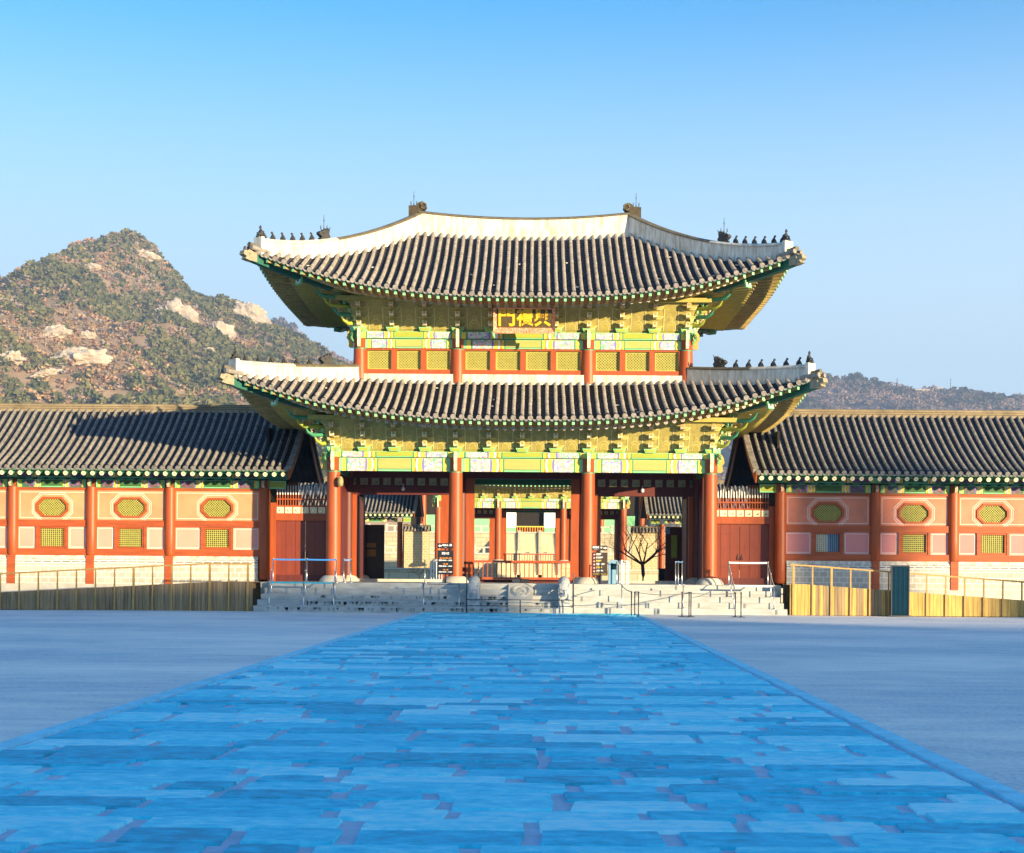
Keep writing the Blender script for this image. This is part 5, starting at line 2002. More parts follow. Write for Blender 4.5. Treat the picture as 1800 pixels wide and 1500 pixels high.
# ------------------------------------------------------------------ notice boards
def notice(x, label, left):
    y = -1.75
    root = thing('notice_board', label, 'sign', (x, y, 1.15))
    BM = SIGNK if left else SIGNB
    mb = MB()
    mb.box(x - .32, x + .32, y - .03, y + .03, 1.50, 2.48 if left else 2.44, BM)
    mb.build('board', root)
    mb = MB()
    z0, z1 = (2.56, 2.77) if left else (2.52, 2.72)
    mb.box(x - .33, x + .31, y - .03, y + .03, z0, z1, BM)
    hp = mb.build('header_plate', root)
    mb = MB()
    mb.box(x - .035, x + .035, y + .031, y + .08, 1.15, 2.6, STEELD)
    if not left:
        mb.box(x + .02, x + .09, y + .0, y + .05, 1.15, 1.5, STEELD)
    mb.box(x - .25, x + .25, y - .15, y + .2, 1.15, 1.17, STEELD)
    mb.build('stand', root)
    # arrow
    mb = MB()
    zc = (z0 + z1) / 2
    s_ = -1 if left else 1
    xa = x - .22 if left else x + .22
    mb.prism([(-.07, -.018), (.0, -.018), (.0, -.055), (.075, 0), (.0, .055), (.0, .018), (-.07, .018)], (xa, y - .036, zc), (s_, 0, 0), (0, 0, 1), (0, 1, 0), .01, WHITE)
    mb.build('arrow', root)
    if left:
        text_mesh('lettering', '매표소', .085, WHITE, (x + .0, y - .036, zc + .02), root, width=.26, bold=.003)
        text_mesh('lettering', 'Ticket', .035, WHITE, (x + .0, y - .036, zc - .06), root)
        mb = MB()
        mb.box(x + .17, x + .26, y - .038, y - .031, zc - .01, zc + .07, WHITE)
        mb.build('symbol', root)
        text_mesh('lettering', '관람시간', .105, WHITE, (x, y - .036, 2.35), root, width=.30, bold=.003)
        for i, (t, h) in enumerate((('3월~5월, 9월~10월', '09:00 ~ 18:00'), ('6월~8월', '09:00 ~ 18:30'), ('11월~2월', '09:00 ~ 17:00'))):
            z = 2.16 - i * .235
            text_mesh('lettering', t, .062, ORLET, (x, y - .036, z), root, bold=.002)
            text_mesh('lettering', '관람 ' + h, .062, WHITE, (x, y - .036, z - .09), root, width=.54, bold=.003)
    else:
        text_mesh('lettering', '관람동선', .085, WHITE, (x - .16, y - .036, zc + .025), root, width=.26, bold=.004)
        text_mesh('lettering', 'Exhibition', .035, WHITE, (x - .16, y - .036, zc - .06), root)
        mb = MB()
        mb.lathe([(.035, 0), (.035, .006)], 10, WHITE, (0, 0, 0))
        mb.v = [(x + .07 + a, y - .033 - c, zc + .02 + b) for a, b, c in mb.v]
        mb.build('symbol', root)
        words = [('금연', 'No smoking', WHITE, .20), ('음식물 반입금지', 'No food', WHITE, .27), ('출입금지', 'No entry', YEL, .20), ('애완동물 출입금지', 'No pets allowed', WHITE, .34), ('뛰지마세요', 'No running', YEL, .24), ('손대지마세요', 'No touching', WHITE, .28)]
        for i, (a, b, mt, wd) in enumerate(words):
            z = 2.35 - i * .135
            mb = MB()
            mb.prism([(.042 * math.cos(t), .042 * math.sin(t)) for t in [2 * PI * k / 12 for k in range(12)]], (x - .22, y - .034, z), (1, 0, 0), (0, 0, 1), (0, 1, 0), .006, REDLET)
            mb.prism([(-.025, -.012), (.02, -.016), (.028, .014), (-.02, .012)], (x - .22, y - .040, z), (1, 0, 0), (0, 0, 1), (0, 1, 0), .006, WHITE)
            mb.build('symbol', root)
            text_mesh('lettering', a, .06, mt, (x - .14 + wd / 2, y - .036, z + .022), root, width=wd, bold=.003)
            text_mesh('lettering', b, .035, CREAM, (x - .14 + wd * .35, y - .036, z - .028), root, width=wd * .7)
        text_mesh('lettering', '문화재를 보호합시다', .045, YEL, (x, y - .036, 1.56), root, width=.54)


notice(-3.08, 'black notice board with left arrow beside the left central column', True)
notice(3.19, 'brown notice board with right arrow and red symbols beside the right central column', False)

# name plaque under the upper eave
root = thing('name_plaque', 'black hanging plaque with three golden characters under the upper eave', 'sign', (0.05, -.75, 11.6))
tilt = .28
U = Vector((0, -tilt, 1)).normalized()
N = Vector((0, -1, -tilt)).normalized()
C = Vector((0.05, -.95, 12.05))
mb = MB()


def pq(u, v, n):
    return C + Vector((u, 0, 0)) + U * v + N * n


mb.hexa([pq(-1.14, -.36, -.05), pq(1.14, -.36, -.05), pq(1.14, -.36, 0), pq(-1.14, -.36, 0), pq(-1.14, .40, -.05), pq(1.14, .40, -.05), pq(1.14, .40, 0), pq(-1.14, .40, 0)], M('plaque_brown', (.085, .06, .018), .6, .2, 4))
mb.build('board', root)
FL = speckle('plaque_floral', [(.62, .24, .12), (.66, .36, .22), (.58, .16, .08), (.72, .44, .32), (.55, .22, .14)], 24)
mb = MB()
for (a, b, c, d) in (((-1.14, -.36), (1.14, -.36), (1.27, -.58), (-1.27, -.58)), ((-1.14, .40), (-1.14, -.36), (-1.27, -.58), (-1.27, .47)), ((1.14, .40), (1.14, -.36), (1.27, -.58), (1.27, .47)), ((-1.14, .40), (1.14, .40), (1.27, .47), (-1.27, .47))):
    i0, i1, o1, o0 = pq(*a, 0), pq(*b, 0), pq(*c, .14), pq(*d, .14)
    mb.face([i0, i1, o1, o0], FL)
    mb.face([o0, o1, o1 - N * .05, o0 - N * .05], RED)
    mb.face([i0 - N * .05, i1 - N * .05, o1 - N * .05, o0 - N * .05], RED)
mb.build('frame', root)
mb = MB()
for s_ in (-1, 1):
    mb.tube([pq(s_ * 1.30, -.50, .05), pq(s_ * 1.26, -.68, .08), pq(s_ * 1.22, -.78, .10)], [.07, .06, .02], 6, LGREEN)
    mb.tube([pq(s_ * 1.30, .40, -.1), pq(s_ * 1.36, .75, -.2)], .03, 6, REDD)
mb.build('hanger', root)
for ch, u in (('門', -.73), ('禮', 0.02), ('興', .76)):
    text_mesh('character', ch, .80, GOLD, pq(u, .03, .004), root, ax=(1, 0, 0), up=U, ext=.012, bold=.024, width=.68)

# lamp and cameras on the gate
root = thing('column_lamp', 'small olive lantern fixed high on the far left gate column', 'lamp', (-7.55, -.40, 5.2))
mb = MB()
mb.lathe([(.04, 0), (.11, .04), (.13, .2), (.11, .34), (.05, .42)], 12, M('lantern_olive', (.30, .26, .12), .5, .2, 6), (-7.55, -.42, 5.12))
mb.build('lantern', root)
mb = MB()
mb.tube([(-7.6, -.25, 5.6), (-7.55, -.42, 5.62), (-7.55, -.42, 5.5)], .018, 6, STEELD)
mb.build('bracket', root)
for x, nm in ((-5.35, 'left'), (5.35, 'right')):
    root = thing('security_camera', 'tiny pale camera hanging from the dark lintel of the %s opening' % nm, 'camera', (x, 4.2, 5.5))
    mb = MB()
    mb.lathe([(.04, 0), (.075, .03), (.075, .12), (.05, .16)], 10, WHITE, (x, 4.25, 5.22))
    mb.build('dome', root)
    mb = MB()
    mb.tube([(x, 4.25, 5.38), (x, 4.25, 5.52), (x, 4.36, 5.52)], .018, 6, WHITE)
    mb.build('arm', root)

# red railing across the central opening
root = thing('wooden_railing', 'red wooden railing closing the central opening', 'railing', (0, 3.9, ZF))
mb = MB()
mb.box(-2.2, 2.2, 3.86, 3.98, 2.03, 2.13, RED)
mb.box(-2.2, 2.2, 3.86, 3.98, 1.28, 1.38, RED)
mb.build('rail', root)
for i in range(22):
    x = -2.15 + 4.3 * i / 21
    mb = MB()
    mb.box(x - .022, x + .022, 3.89, 3.95, 1.38, 2.03, RED)
    mb.build('baluster', root)

# blue kiosk and gate bars to the right, gate bars to the left
root = thing('ticket_kiosk', 'pale blue ticket reader standing behind the right notice board', 'machine', (3.85, -.6, ZF))
mb = MB()
mb.prism([(-.22, 0), (.22, 0), (.22, .82), (.15, .98), (-.05, 1.02), (-.22, .9)], (3.82, -.6, ZF), (1, 0, 0), (0, 0, 1), (0, 1, 0), .4, KIOSK)
mb.build('casing', root)
mb = MB()
mb.box(3.70, 3.92, -.812, -.802, ZF + .6, ZF + .85, NAVY)
mb.build('screen', root)
root = thing('barrier_rack', 'cluster of upright steel bars beside the pale blue ticket reader', 'barrier', (4.2, -1.5, ZF))
for x, y, h in ((4.10, -1.6, 1.0), (4.20, -1.3, .95), (4.30, -1.6, .95), (4.40, -1.2, .85)):
    mb = MB()
    mb.tube([(x, y, ZF), (x, y, ZF + h)], .024, 8, STEEL)
    mb.build('bar', root)
mb = MB()
mb.tube([(4.1, -1.6, ZF + .97), (4.40, -1.2, ZF + .83)], .02, 6, STEEL)
mb.build('rail', root)
root = thing('turnstile_rack', 'pale metal rack of upright bars behind the left notice board', 'barrier', (-3.5, -.8, ZF))
for i in range(5):
    mb = MB()
    x = -3.72 + i * .11
    mb.tube([(x, -.9, ZF), (x, -.9, ZF + .80 + .03 * i)], .02, 6, WHITE)
    mb.build('bar', root)
mb = MB()
mb.tube([(-3.74, -.9, ZF + .8), (-3.2, -.9, ZF + .97)], .025, 6, STEEL)
mb.box(-3.75, -3.2, -.95, -.85, ZF, ZF + .03, STEEL)
mb.build('rail', root)


# ------------------------------------------------------------------ beyond the gate
def blk(mb, x0, x1, y0, y1, z0, z1, m):
    mb.box(x0, x1, y0, y1, z0, z1, m)


for s_, nm in ((-1, 'left'), (1, 'right')):
    root = thing('courtyard_wall', 'sunlit beige brick wall with tiled coping seen in the %s opening' % nm, 'wall', (.25 + s_ * 9.8, 66, 1))
    mb = MB()
    a, b = sorted((.25 + s_ * 8.75, .25 + s_ * 10.95))
    blk(mb, a, b, 66, 66.6, 1.0, 5.1, BRICKY)
    mb.build('masonry', root)
    mb = MB()
    for i in range(8):
        x = a + .1 + i * (b - a - .2) / 7
        mb.tube([(x, 65.7, 5.15), (x, 66.3, 5.5)], .10, 8, ROLL)
    mb.hexa([(a - .1, 65.75, 5.1), (b + .1, 65.75, 5.1), (b + .1, 66.85, 5.1), (a - .1, 66.85, 5.1), (a - .1, 66.25, 5.52), (b + .1, 66.25, 5.52), (b + .1, 66.35, 5.52), (a - .1, 66.35, 5.52)], TILE)
    mb.bar((a - .1, 66.3, 5.58), (b + .1, 66.3, 5.58), .2, .16, RIDGECAP)
    mb.build('coping', root)
# low stone kerb wall in front of it
for s_, nm in ((-1, 'left'), (1, 'right')):
    root = thing('garden_wall', 'low pale stone retaining wall in the courtyard beyond the %s opening' % nm, 'wall', (s_ * 10, 50, 1))
    mb = MB()
    a, b = sorted((s_ * 3.6, s_ * 20))
    blk(mb, a, b, 48, 48.6, 1.0, 1.75, TERR)
    blk(mb, a - .05, b + .05, 47.9, 48.7, 1.75, 1.87, STONE)
    mb.build('masonry', root)
# dark folded door leaves by the rear columns
for s_, nm in ((-1, 'left'), (1, 'right')):
    root = thing('open_door_leaf', 'dark open door leaf with lit panes at the outer edge of the %s opening' % nm, 'door', (s_ * 7.3, 9.4, ZF))
    a, b = sorted((s_ * 7.95, s_ * 6.85)) if s_ > 0 else sorted((-7.95, -6.70))
    mb = MB()
    blk(mb, a, b, 9.42, 9.5, ZF, 3.85, REDD if s_ > 0 else BLACK)
    mb.build('panel', root)
    mb = MB()
    if s_ > 0:
        blk(mb, a + .28, a + .56, 9.40, 9.42, 2.35, 3.45, YGREEN)
        blk(mb, a + .02, a + .22, 9.40, 9.42, 3.5, 3.8, KIOSK)
    else:
        blk(mb, a + .40, a + .86, 9.40, 9.42, 2.75, 2.97, M('brown_board', (.22, .13, .05), .7, .1, 3))
        blk(mb, a + .40, a + .86, 9.40, 9.42, 2.32, 2.66, M('brown_board', (.22, .13, .05)))
    mb.build('pane', root)
root = thing('litter_bin', 'dark square bin beside the bare tree beyond the right opening', 'bin', (7.17, 14, 1.0))
mb = MB()
mb.box(6.95, 7.4, 14, 14.5, 1.0, 1.80, BLACK)
mb.box(6.92, 7.43, 13.97, 14.53, 1.80, 1.86, STEELD)
mb.build('casing', root)
# terraces and throne hall
hall = thing('throne_hall', 'distant hall with white blinds and green doors above bright stone terraces', 'building', (.3, 142, 1))
mb = MB()
mb.box(-34, 34, 118, 160, 1, 3.7, TERR)
mb.box(-28, 28, 126, 158, 3.7, 6.5, TERR)
for z, y, h in ((3.7, 118, 34.2), (6.5, 126, 28.2)):
    mb.box(-h, h, y - .2, y + .4, z, z + .22, STONE)
mb.build('terrace', hall)
for (y, z, hw) in ((118.1, 3.9, 33), (126.1, 6.7, 27)):
    mb = MB()
    n = int(hw * 2 / 2.2)
    for i in range(n + 1):
        x = -hw + i * 2.2
        if abs(x) < 4.0:
            continue
        mb.box(x - .14, x + .14, y - .1, y + .18, z, z + .95, STONE)
        if abs(x + 1.1) > 4.0:
            mb.box(x + .14, x + 2.06, y - .02, y + .10, z + .62, z + .78, STONE)
            mb.box(x + .9, x + 1.2, y - .02, y + .10, z, z + .62, STONE)
    mb.build('balustrade', hall)
for (y0, z0, n) in ((118, 1, 9), (126, 3.7, 9)):
    mb = MB()
    for i in range(n):
        z1 = z0 + (i + 1) * .3
        mb.box(-3.4, 3.4, y0 - (n - i) * .36, y0 - .21, z0 if i == 0 else z1 - .3, z1, WARM)
    for s_ in (-1.3, 1.3, -3.6, 3.6):
        mb.hexa([(s_ - .2, y0 - n * .36, z0), (s_ + .2, y0 - n * .36, z0), (s_ + .2, y0 - .21, z0), (s_ - .2, y0 - .21, z0), (s_ - .2, y0 - n * .36, z0 + .5), (s_ + .2, y0 - n * .36, z0 + .5), (s_ + .2, y0 - .21, z0 + 3.2), (s_ - .2, y0 - .21, z0 + 3.2)], WARM)
    mb.build('stair', hall)
mb = MB()
yh = 136
mb.box(-16, 16, yh + .4, yh + 14, 6.7, 13.0, VOID)
mb.box(-15.5, 15.5, yh - .1, yh + .4, 12.2, 13.0, MGREEN)
mb.box(-15.5, 15.5, yh - .1, yh + .4, 6.5, 6.8, RED)
mb.build('hall_body', hall)
for s_ in (-1, 1):
    for c in (3.9, 9.2, 14.6):
        column(hall, .3 + s_ * c, yh, 6.7, 12.2, .42, RED)
for (a, b, m1, m2) in ((-3.45, -1.85, WHITE, LGREEN), (1.85, 3.35, WHITE, LGREEN), (-8.6, -4.4, LGREEN, LGREEN), (4.6, 8.8, LGREEN, LGREEN), (-14, -9.7, LGREEN, LGREEN), (9.7, 14, LGREEN, LGREEN)):
    mb = MB()
    if m1 is WHITE:
        mb.box(a, b, yh - .3, yh - .2, 7.55, 10.2, WHITE)
        mb.box(a + .05, b - .05, yh - .25, yh - .2, 6.8, 7.55, LGREEN)
    else:
        mb.box(a, b, yh - .05, yh + .05, 6.8, 9.2, LGREEN)
    mb.build('door_panel', hall)
mb = MB()
mb.box(-1.8, 1.8, yh - .3, yh - .2, 7.62, 7.76, YEL)
for i in range(11):
    x = -1.7 + i * .34
    mb.box(x - .06, x + .06, yh - .3, yh - .2, 6.8, 7.62, ORNG)
mb.build('railing', hall)
# red rail in the rear gate
root = thing('rear_railing', 'far red railing inside the rear gate', 'railing', (.25, 70, 2.4))
mb = MB()
mb.box(-2, 2.6, 68.2, 68.3, 3.15, 3.25, RED)
for i in range(20):
    x = -1.9 + i * .23
    mb.box(x - .03, x + .03, 68.22, 68.28, 2.4, 3.15, REDH)
mb.build('rail', root)


# ------------------------------------------------------------------ bare tree and shrub
def branch_tree(name, label, base, h, seed, mat, r0, spread=1.0, levels=5, cat='tree'):
    rnd = random.Random(seed)
    root = thing(name, label, cat, base)
    tr, cr = MB(), MB()

    def grow(p, d, L, r, lev, mb):
        pts, rad = [p], [r]
        n = 4
        dd = d.copy()
        for i in range(n):
            dd = (dd + Vector((rnd.uniform(-.16, .16), rnd.uniform(-.16, .16), rnd.uniform(-.05, .14)))).normalized()
            p = p + dd * L / n
            pts.append(p)
            rad.append(r * (1 - .45 * (i + 1) / n))
        mb.tube(pts, rad, 6 if lev > 2 else 4, mat)
        if lev == 0:
            return
        for j in range(rnd.choice((3, 3, 4)) if lev > 1 else 4):
            i = rnd.choice((2, 3, 4))
            ax = Vector((rnd.uniform(-1, 1), rnd.uniform(-1, 1), rnd.uniform(-.25, .6))).normalized()
            nd = (dd * .85 + ax * spread).normalized()
            grow(pts[i], nd, L * rnd.uniform(.62, .82), rad[i] * .62, lev - 1, cr)
    b = Vector(base)
    tr.tube([b, b + Vector((.03, 0, h * .12)), b + Vector((-.02, 0, h * .26))], [r0 * 1.25, r0, r0 * .95], 8, mat)
    tr.build('trunk', root)
    f = b + Vector((-.02, 0, h * .25))
    for a in (0.2, 2.4, 3.2, 5.6, 1.2, 4.3):
        grow(f, Vector((math.cos(a) * 1.0, math.sin(a) * .6, .62)).normalized(), h * .33, r0 * .62, levels - 1, cr)
    cr.build('crown', root)


branch_tree('bare_tree', 'small leafless tree with dark branches beyond the right opening', (6.55, 20, 1.0), 4.3, 5, BARK, .10, .85, 6)
branch_tree('dry_shrub', 'dry leafless shrub below the brick wall beyond the left opening', (-6.6, 30, 1.0), 1.5, 8, SHRUB, .03, 1.1, 4, 'shrub')


# ------------------------------------------------------------------ mountains
def fbm(x, y, s, o=5):
    v, a = 0, 1
    for i in range(o):
        v += a * noise.noise(Vector((x / s * 2 ** i + 13.7 * i, y / s * 2 ** i, 3.1 * i)))
        a *= .52
    return v


def crest_fn(table, D):
    xs = [(p[0] - 938) / 2604 * D + CAMX for p in table]
    zs = [(1006 + (p[0] - 938) * .0073 - p[1]) / 2604 * D + CAMZ for p in table]
    return lambda x: float(np.interp(x, xs, zs))


PEAK = [(-1500, 700), (-900, 640), (-500, 590), (-200, 560), (0, 508), (60, 474), (100, 450), (150, 422), (200, 408), (235, 406), (262, 424), (290, 458), (330, 502), (400, 524), (440, 546), (480, 560), (545, 602), (620, 650), (720, 700), (900, 770), (1200, 860), (2400, 980)]
FAR = [(-1500, 720), (-400, 700), (200, 690), (430, 640), (480, 556), (500, 562), (560, 600), (640, 650), (900, 720), (1240, 690), (1380, 664), (1440, 661), (1500, 660), (1560, 670), (1600, 674), (1660, 679), (1700, 691), (1740, 688), (1800, 698), (2000, 720), (2600, 760), (3400, 800)]
hill_mats = {}


def hill_material(name, cols, scale):
    m = bpy.data.materials.new(name)
    m.use_nodes = True
    n = m.node_tree
    p = n.nodes['Principled BSDF']
    p.inputs['Roughness'].default_value = .95
    p.inputs['Specular IOR Level'].default_value = .1
    tc = n.nodes.new('ShaderNodeTexCoord')
    nz = n.nodes.new('ShaderNodeTexNoise')
    nz.inputs['Scale'].default_value = scale
    nz.inputs['Detail'].default_value = 10
    nz.inputs['Roughness'].default_value = .7
    n.links.new(tc.outputs['Object'], nz.inputs['Vector'])
    cr = n.nodes.new('ShaderNodeValToRGB')
    el = cr.color_ramp.elements
    el[0].position, el[1].position = .30, .72
    el[0].color = list(cols[0]) + [1]
    el[1].color = list(cols[-1]) + [1]
    for i, c in enumerate(cols[1:-1]):
        e = el.new(.30 + .42 * (i + 1) / (len(cols) - 1))
        e.color = list(c) + [1]
    n.links.new(nz.outputs['Fac'], cr.inputs[0])
    n.links.new(cr.outputs[0], p.inputs['Base Color'])
    bp = n.nodes.new('ShaderNodeBump')
    bp.inputs['Strength'].default_value = 1
    bp.inputs['Distance'].default_value = 6
    n.links.new(nz.outputs['Fac'], bp.inputs['Height'])
    n.links.new(bp.outputs[0], p.inputs['Normal'])
    return m


HM = hill_material('hill_soil', [(.20, .15, .09), (.34, .235, .14), (.46, .325, .21), (.54, .40, .28)], .012)
HMF = hill_material('far_hill_soil', [(.12, .09, .08), (.22, .155, .13), (.28, .20, .17)], .008)


def height_fn(crest, D, front, amp, s):
    Y = D + CAMY

    def h(x, y):
        # perspective-neutral: the crest profile lies on the plane y = Y
        t = (y - (Y - front)) / front
        if t <= 0:
            base = 0
        elif t <= 1:
            base = t ** .95
        else:
            base = max(0, 1 - (t - 1) * .8)
        c = crest(x) - amp * .10
        k = max(0, min(1, t)) * max(0, min(1, (1 - abs(t - 1)) + .35)) if t < 1 else 1
        env = 4 * max(0, min(1, t)) * (1.02 - max(0, min(1, t)))
        rg = abs(fbm(x, y * .45, s * 1.0, 3))
        return c * base + amp * (fbm(x, y, s) * .6 - rg * 1.2 + .12) * env * .9 + amp * .16 * fbm(x, y, s * .18, 3)
    return h


H1 = height_fn(crest_fn(PEAK, 2000), 2000, 1150, 74, 330)
H2 = height_fn(crest_fn(FAR, 3300), 3300, 1500, 70, 420)


def hill(name, h, x0, x1, y0, y1, nx, ny, m):
    mb = MB()
    rows = []
    for j in range(ny + 1):
        y = y0 + (y1 - y0) * j / ny
        rows.append([(x0 + (x1 - x0) * i / nx, y, h(x0 + (x1 - x0) * i / nx, y)) for i in range(nx + 1)])
    mb.grid(rows, m, True)
    o = mb.build(name)
    o['kind'] = 'structure'


hill('hill', H1, -1900, 900, 760, 2500, 210, 130, HM)
hill('far_hill', H2, -1900, 2300, 1700, 3900, 170, 70, HMF)


def crown_template(rnd, kind):
    """a clump: jittered ball plus loose leaf clusters"""
    mb = MB()
    n = 34 if kind == 'pine' else 26
    for i in range(n):
        if kind == 'pine':
            lay = rnd.choice((.25, .55, .85, 1.1))
            r = (1.25 - lay * .75)
            a_ = rnd.uniform(0, 6.3)
            q = math.sqrt(rnd.random()) * r
            c = Vector((q * math.cos(a_), q * math.sin(a_), lay + rnd.uniform(-.1, .1)))
            e = .30
        else:
            v = Vector((rnd.gauss(0, 1), rnd.gauss(0, 1), rnd.gauss(0, 1))).normalized() * rnd.random() ** .4
            c = Vector((v.x * .8, v.y * .8, .65 + v.z * .6))
            e = .24
        U_ = Vector((rnd.gauss(0, 1), rnd.gauss(0, 1), rnd.gauss(0, .5))).normalized() * e * rnd.uniform(.6, 1.3)
        V_ = U_.cross(Vector((rnd.gauss(0, 1), rnd.gauss(0, 1), rnd.gauss(0, 1)))).normalized() * e * rnd.uniform(.5, 1.1)
        k_ = len(mb.v)
        mb.v += [tuple(c - U_ - V_ * .6), tuple(c + U_ * .7 - V_), tuple(c + U_ + V_ * .7), tuple(c - U_ * .8 + V_)]
        mb.f.append((k_, k_ + 1, k_ + 2, k_ + 3))
    return np.array(mb.v), mb.f


class _FM(MB):
    pass


def forest(name, label, h, n, xr, yr, size, mats, frac, seed, dens, cat):
    rnd = random.Random(seed)
    MB.mi_orig = MB.mi
    temps = []
    MB.mi = lambda s, m: 0
    for i in range(6):
        temps.append(crown_template(rnd, 'pine' if i < 3 else 'oak'))
    MB.mi = MB.mi_orig
    V, F, MI = [], [], []
    off = 0
    cnt = 0
    while cnt < n:
        x, y = rnd.uniform(*xr), rnd.uniform(*yr)
        px = 938 + (x - CAMX) * 2604 / (y - CAMY)
        if px < -260 or px > 2060:
            continue
        d = fbm(x, y, 130, 3) + rnd.uniform(-.35, .35)
        pine = d > dens
        if not pine and rnd.random() > frac:
            continue
        z = h(x, y)
        if z < 60:
            continue
        tv, tf = temps[rnd.randrange(3) if pine else 3 + rnd.randrange(3)]
        s = size * rnd.uniform(.6, 1.3) * (1 if pine else .8)
        a = rnd.uniform(0, 6.3)
        ca, sa = math.cos(a), math.sin(a)
        P = np.empty_like(tv)
        P[:, 0] = x + s * (tv[:, 0] * ca - tv[:, 1] * sa)
        P[:, 1] = y + s * (tv[:, 0] * sa + tv[:, 1] * ca)
        P[:, 2] = z + s * (tv[:, 2] - .25)
        V.append(P)
        F.append(np.array(tf) + off)
        m = rnd.randrange(2) if pine else 2 + rnd.randrange(3)
        MI.append(np.full(len(tf), m, dtype=np.int32))
        off += len(tv)
        cnt += 1
    V = np.concatenate(V)
    F = np.concatenate(F)
    MI = np.concatenate(MI)
    me = bpy.data.meshes.new(name)
    me.vertices.add(len(V))
    me.vertices.foreach_set('co', V.ravel())
    me.loops.add(F.size)
    me.loops.foreach_set('vertex_index', F.ravel().astype(np.int32))
    me.polygons.add(len(F))
    me.polygons.foreach_set('loop_start', np.arange(len(F), dtype=np.int32) * 4)
    for m in mats:
        me.materials.append(m)
    me.polygons.foreach_set('material_index', MI)
    me.update(calc_edges=True)
    me.validate()
    o = bpy.data.objects.new(name, me)
    COL.objects.link(o)
    o['kind'] = 'stuff'
    tag(o, label, cat)


fm = [M('pine_dark', (.13, .14, .045), .95, .3, .05), M('pine_olive', (.22, .205, .07), .95, .3, .05), M('bare_brown', (.50, .335, .17), .95, .3, .05), M('bare_rust', (.47, .28, .16), .95, .3, .05), M('bare_grey', (.38, .30, .23), .95, .3, .05)]
forest('hill_wood', 'mixed pine and leafless wood covering the near rocky hill', H1, 27000, (-1150, 500), (1000, 2060), 6.6, fm, .9, 21, .04, 'woodland')
fm2 = [M('far_pine', (.07, .08, .07), .95, .3, .05), M('far_pine_olive', (.15, .12, .10), .95, .3, .05), M('far_bare', (.40, .26, .20), .95, .3, .05), M('far_bare_dark', (.30, .19, .16), .95, .3, .05), M('far_bare_grey', (.36, .27, .24), .95, .3, .05)]
forest('far_wood', 'hazy leafless wood covering the distant hill at right', H2, 9000, (-700, 1300), (2350, 3330), 10, fm2, .9, 22, .34, 'woodland')


def rock(px, py, w, h, label, tilt=0.0, seed=0):
    """granite outcrop on the near hill; found by walking the slope where it shows in the photograph"""
    rnd = random.Random(seed)
    best = None
    for y in np.linspace(900, 2050, 400):
        D = y - CAMY
        x = CAMX + (px - 938) * D / 2604
        z = CAMZ + (1006 + (px - 938) * .0073 - py) * D / 2604
        if H1(x, y) >= z:
            best = (x, y, z, D)
            break
    if not best:
        print('NO ROCK', px, py)
        return
    x, y, z, D = best
    W, Hh = w * D / 2604 / 2 * 1.15, h * D / 2604 / 2 * 1.25
    root_l = (x, y, z)
    mb = MB()
    n, mrows = 40, 22
    rows = []
    for i in range(mrows + 1):
        t = PI * i / mrows
        row = []
        for k in range(n):
            a = 2 * PI * k / n
            dx, dy, dz_ = math.sin(t) * math.cos(a), math.sin(t) * math.sin(a), math.cos(t)
            q = 1 + .5 * noise.noise(Vector((dx * 1.7 + seed, dy * 1.7, dz_ * 1.7))) + .34 * noise.noise(Vector((dx * 4.5 + seed, dy * 4.5, dz_ * 2.2))) + .16 * noise.noise(Vector((dx * 11, dy * 11 + seed, dz_ * 5)))
            X_, Z_ = dx * W * q, dz_ * Hh * q
            row.append((x + X_ * math.cos(tilt) - Z_ * math.sin(tilt), y - 7 + dy * W * .55 * q, z + X_ * math.sin(tilt) + Z_ * math.cos(tilt)))
        rows.append(row)
    mb.grid(rows, M('hill_granite', (.64, .52, .38), .9, .30, .10, 1.0, .35, stretch=(1, 1, .35)), False, True)
    o = mb.build('rock_outcrop', None, loc=root_l)
    tag(o, label, 'rock', 'granite outcrops on the near hill')


rock(308, 560, 58, 40, 'rounded pale outcrop right of the hill centre, below the summit', .1, 1)
rock(432, 558, 62, 34, 'pale outcrop high on the right shoulder of the hill', -.2, 2)
rock(384, 592, 48, 34, 'pale sloping outcrop between the two larger right-hand rocks', -.5, 3)
rock(140, 636, 76, 30, 'broad pale outcrop low on the left part of the hill', .08, 4)
rock(85, 592, 62, 22, 'streaked grey outcrop on the far left of the hill', .25, 5)
rock(20, 632, 40, 18, 'small outcrop at the left edge of the picture', .1, 6)
rock(248, 452, 44, 14, 'thin pale ledge just under the summit', -.1, 7)
rock(312, 478, 20, 22, 'small boulder on the right skyline below the summit', -.5, 8)
rock(360, 622, 34, 14, 'low ledge above the lower gate roof corner', .1, 9)
rock(160, 472, 22, 10, 'small light ledge left of the summit', 0, 10)
rock(150, 593, 30, 12, 'flat ledge in the middle of the left slope', .1, 11)
rock(80, 660, 44, 10, 'long narrow ledge near the corridor roof', .3, 12)
rock(348, 512, 14, 12, 'tiny boulder on the right slope', -.5, 13)
rock(470, 578, 40, 10, 'thin slab trailing down from the right shoulder', -.7, 14)


def on_far(px, py):
    for y in np.linspace(1800, 3300, 400):
        D = y - CAMY
        x = CAMX + (px - 938) * D / 2604
        z = CAMZ + (1006 + (px - 938) * .0073 - py) * D / 2604
        if H2(x, y) >= z:
            return x, y, z, D
    y = 3230
    D = y - CAMY
    x = CAMX + (px - 938) * D / 2604
    return x, y, H2(x, y), D


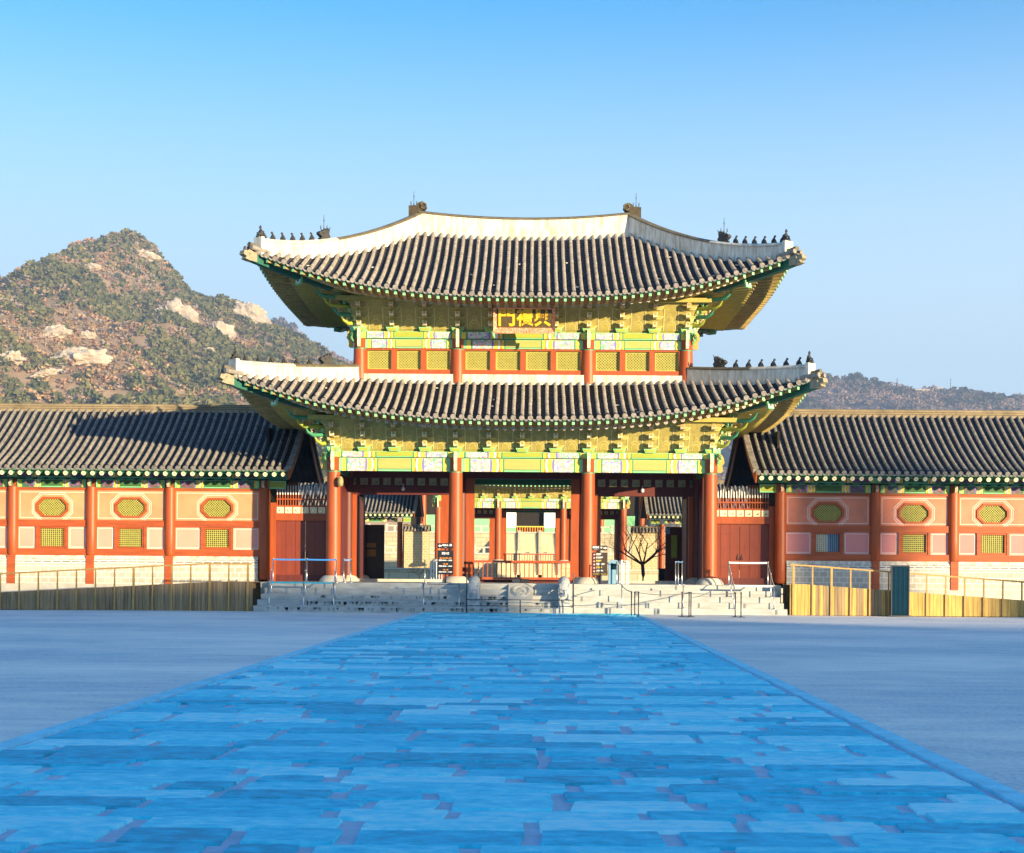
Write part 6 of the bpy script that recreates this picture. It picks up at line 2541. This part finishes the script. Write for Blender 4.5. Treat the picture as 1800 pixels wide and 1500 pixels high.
x, y, z, D = on_far(1632, 676)
root = thing('hilltop_building', 'long pale building on the crest of the distant right hill', 'building', (x, y, z))
mb = MB()
mb.box(x - 42, x + 8, y, y + 14, z - 12, z + 5, M('pale_block', (.62, .50, .36), .9, .1, .1))
mb.box(x + 12, x + 30, y, y + 14, z - 12, z + 9, M('pale_block', (.62, .50, .36)))
mb.build('wall', root)
mb = MB()
for i in range(5):
    mb.box(x - 38 + i * 9, x - 34 + i * 9, y - .3, y, z - 1, z + 2.5, VOID)
for i in range(2):
    mb.box(x + 15 + i * 7, x + 19 + i * 7, y - .3, y, z + 2, z + 6, VOID)
mb.build('window', root)
for px, hh, nm in ((1683, 30, 'tall thin mast right of the hilltop building'), (1585, 20, 'short mast left of the hilltop building')):
    x, y, z, D = on_far(px, 690)
    y = 3225
    z = H2(x, y)
    root = thing('radio_mast', nm + ' on the distant hill', 'mast', (x, y, z))
    mb = MB()
    mb.tube([(x, y, z - 5), (x, y, z + hh)], [1.0, .4], 5, STEELD)
    mb.build('pole', root)
    mb = MB()
    for q in (.6, .8, .95):
        mb.box(x - 2.0, x + 2.0, y - .4, y + .4, z + hh * q, z + hh * q + .6, STEELD)
    mb.build('crossbar', root)


hz = MB()
hz.box(-2700, 2700, -440, 4100, -1.2, 640, STONE)
ho = hz.build('haze')
ho['kind'] = 'stuff'
tag(ho, 'thin pale blue air between the courtyard and the hills', 'haze')
hm = bpy.data.materials.new('haze_air')
hm.use_nodes = True
hn = hm.node_tree
hn.nodes.remove(hn.nodes['Principled BSDF'])
pv = hn.nodes.new('ShaderNodeVolumePrincipled')
pv.inputs['Color'].default_value = (.62, .78, 1, 1)
pv.inputs['Density'].default_value = 0.00019
pv.inputs['Anisotropy'].default_value = 0.2
hn.links.new(pv.outputs[0], hn.nodes['Material Output'].inputs['Volume'])
ho.data.materials.clear()
ho.data.materials.append(hm)


# ------------------------------------------------------------------ unseen slabs added behind the camera to shade plaza and right wall
def shade_block(X0a, X0b, H, label, yb=-178.0, dep=3.5):
    """X0a..X0b: where its shadow starts and ends along the gate front"""
    k = -yb
    ax = math.tan(AZ - PI) if False else SUN.x / -SUN.y
    xa, xb = X0a + ax * k, X0b + ax * k
    root = thing('shade_slab', label, 'building', ((xa + xb) / 2, yb, 0))
    mb = MB()
    mb.box(xa, xb, yb - dep, yb, -.1, H, M('shade_slab_wall', (.42, .40, .37), .85, .1, .1))
    mb.build('wall', root)
    mb = MB()
    n = max(2, int((xb - xa) / 3.2))
    for f_ in range(int(H / 3.6)):
        for i in range(n):
            u = xa + (i + .5) * (xb - xa) / n
            mb.box(u - 1.0, u + 1.0, yb, yb + .05, 1.2 + f_ * 3.6, 3.0 + f_ * 3.6, M('shade_slab_glass', (.04, .06, .08), .1, .1, 1))
    mb.build('window', root)


kz = SUN.z / -SUN.y
shade_block(-120, -3.2, 178 * kz + 1.0, 'long added shade block behind the viewer, left part')
shade_block(-3.2, 18.2, 178 * kz - 2.3, 'lower added shade block behind the viewer, middle part')
shade_block(18.2, 20.5, 178 * kz + 7.0, 'narrow added shade tower behind the viewer')
shade_block(20.5, 110, 178 * kz - 2.6, 'long added shade block behind the viewer, right part')
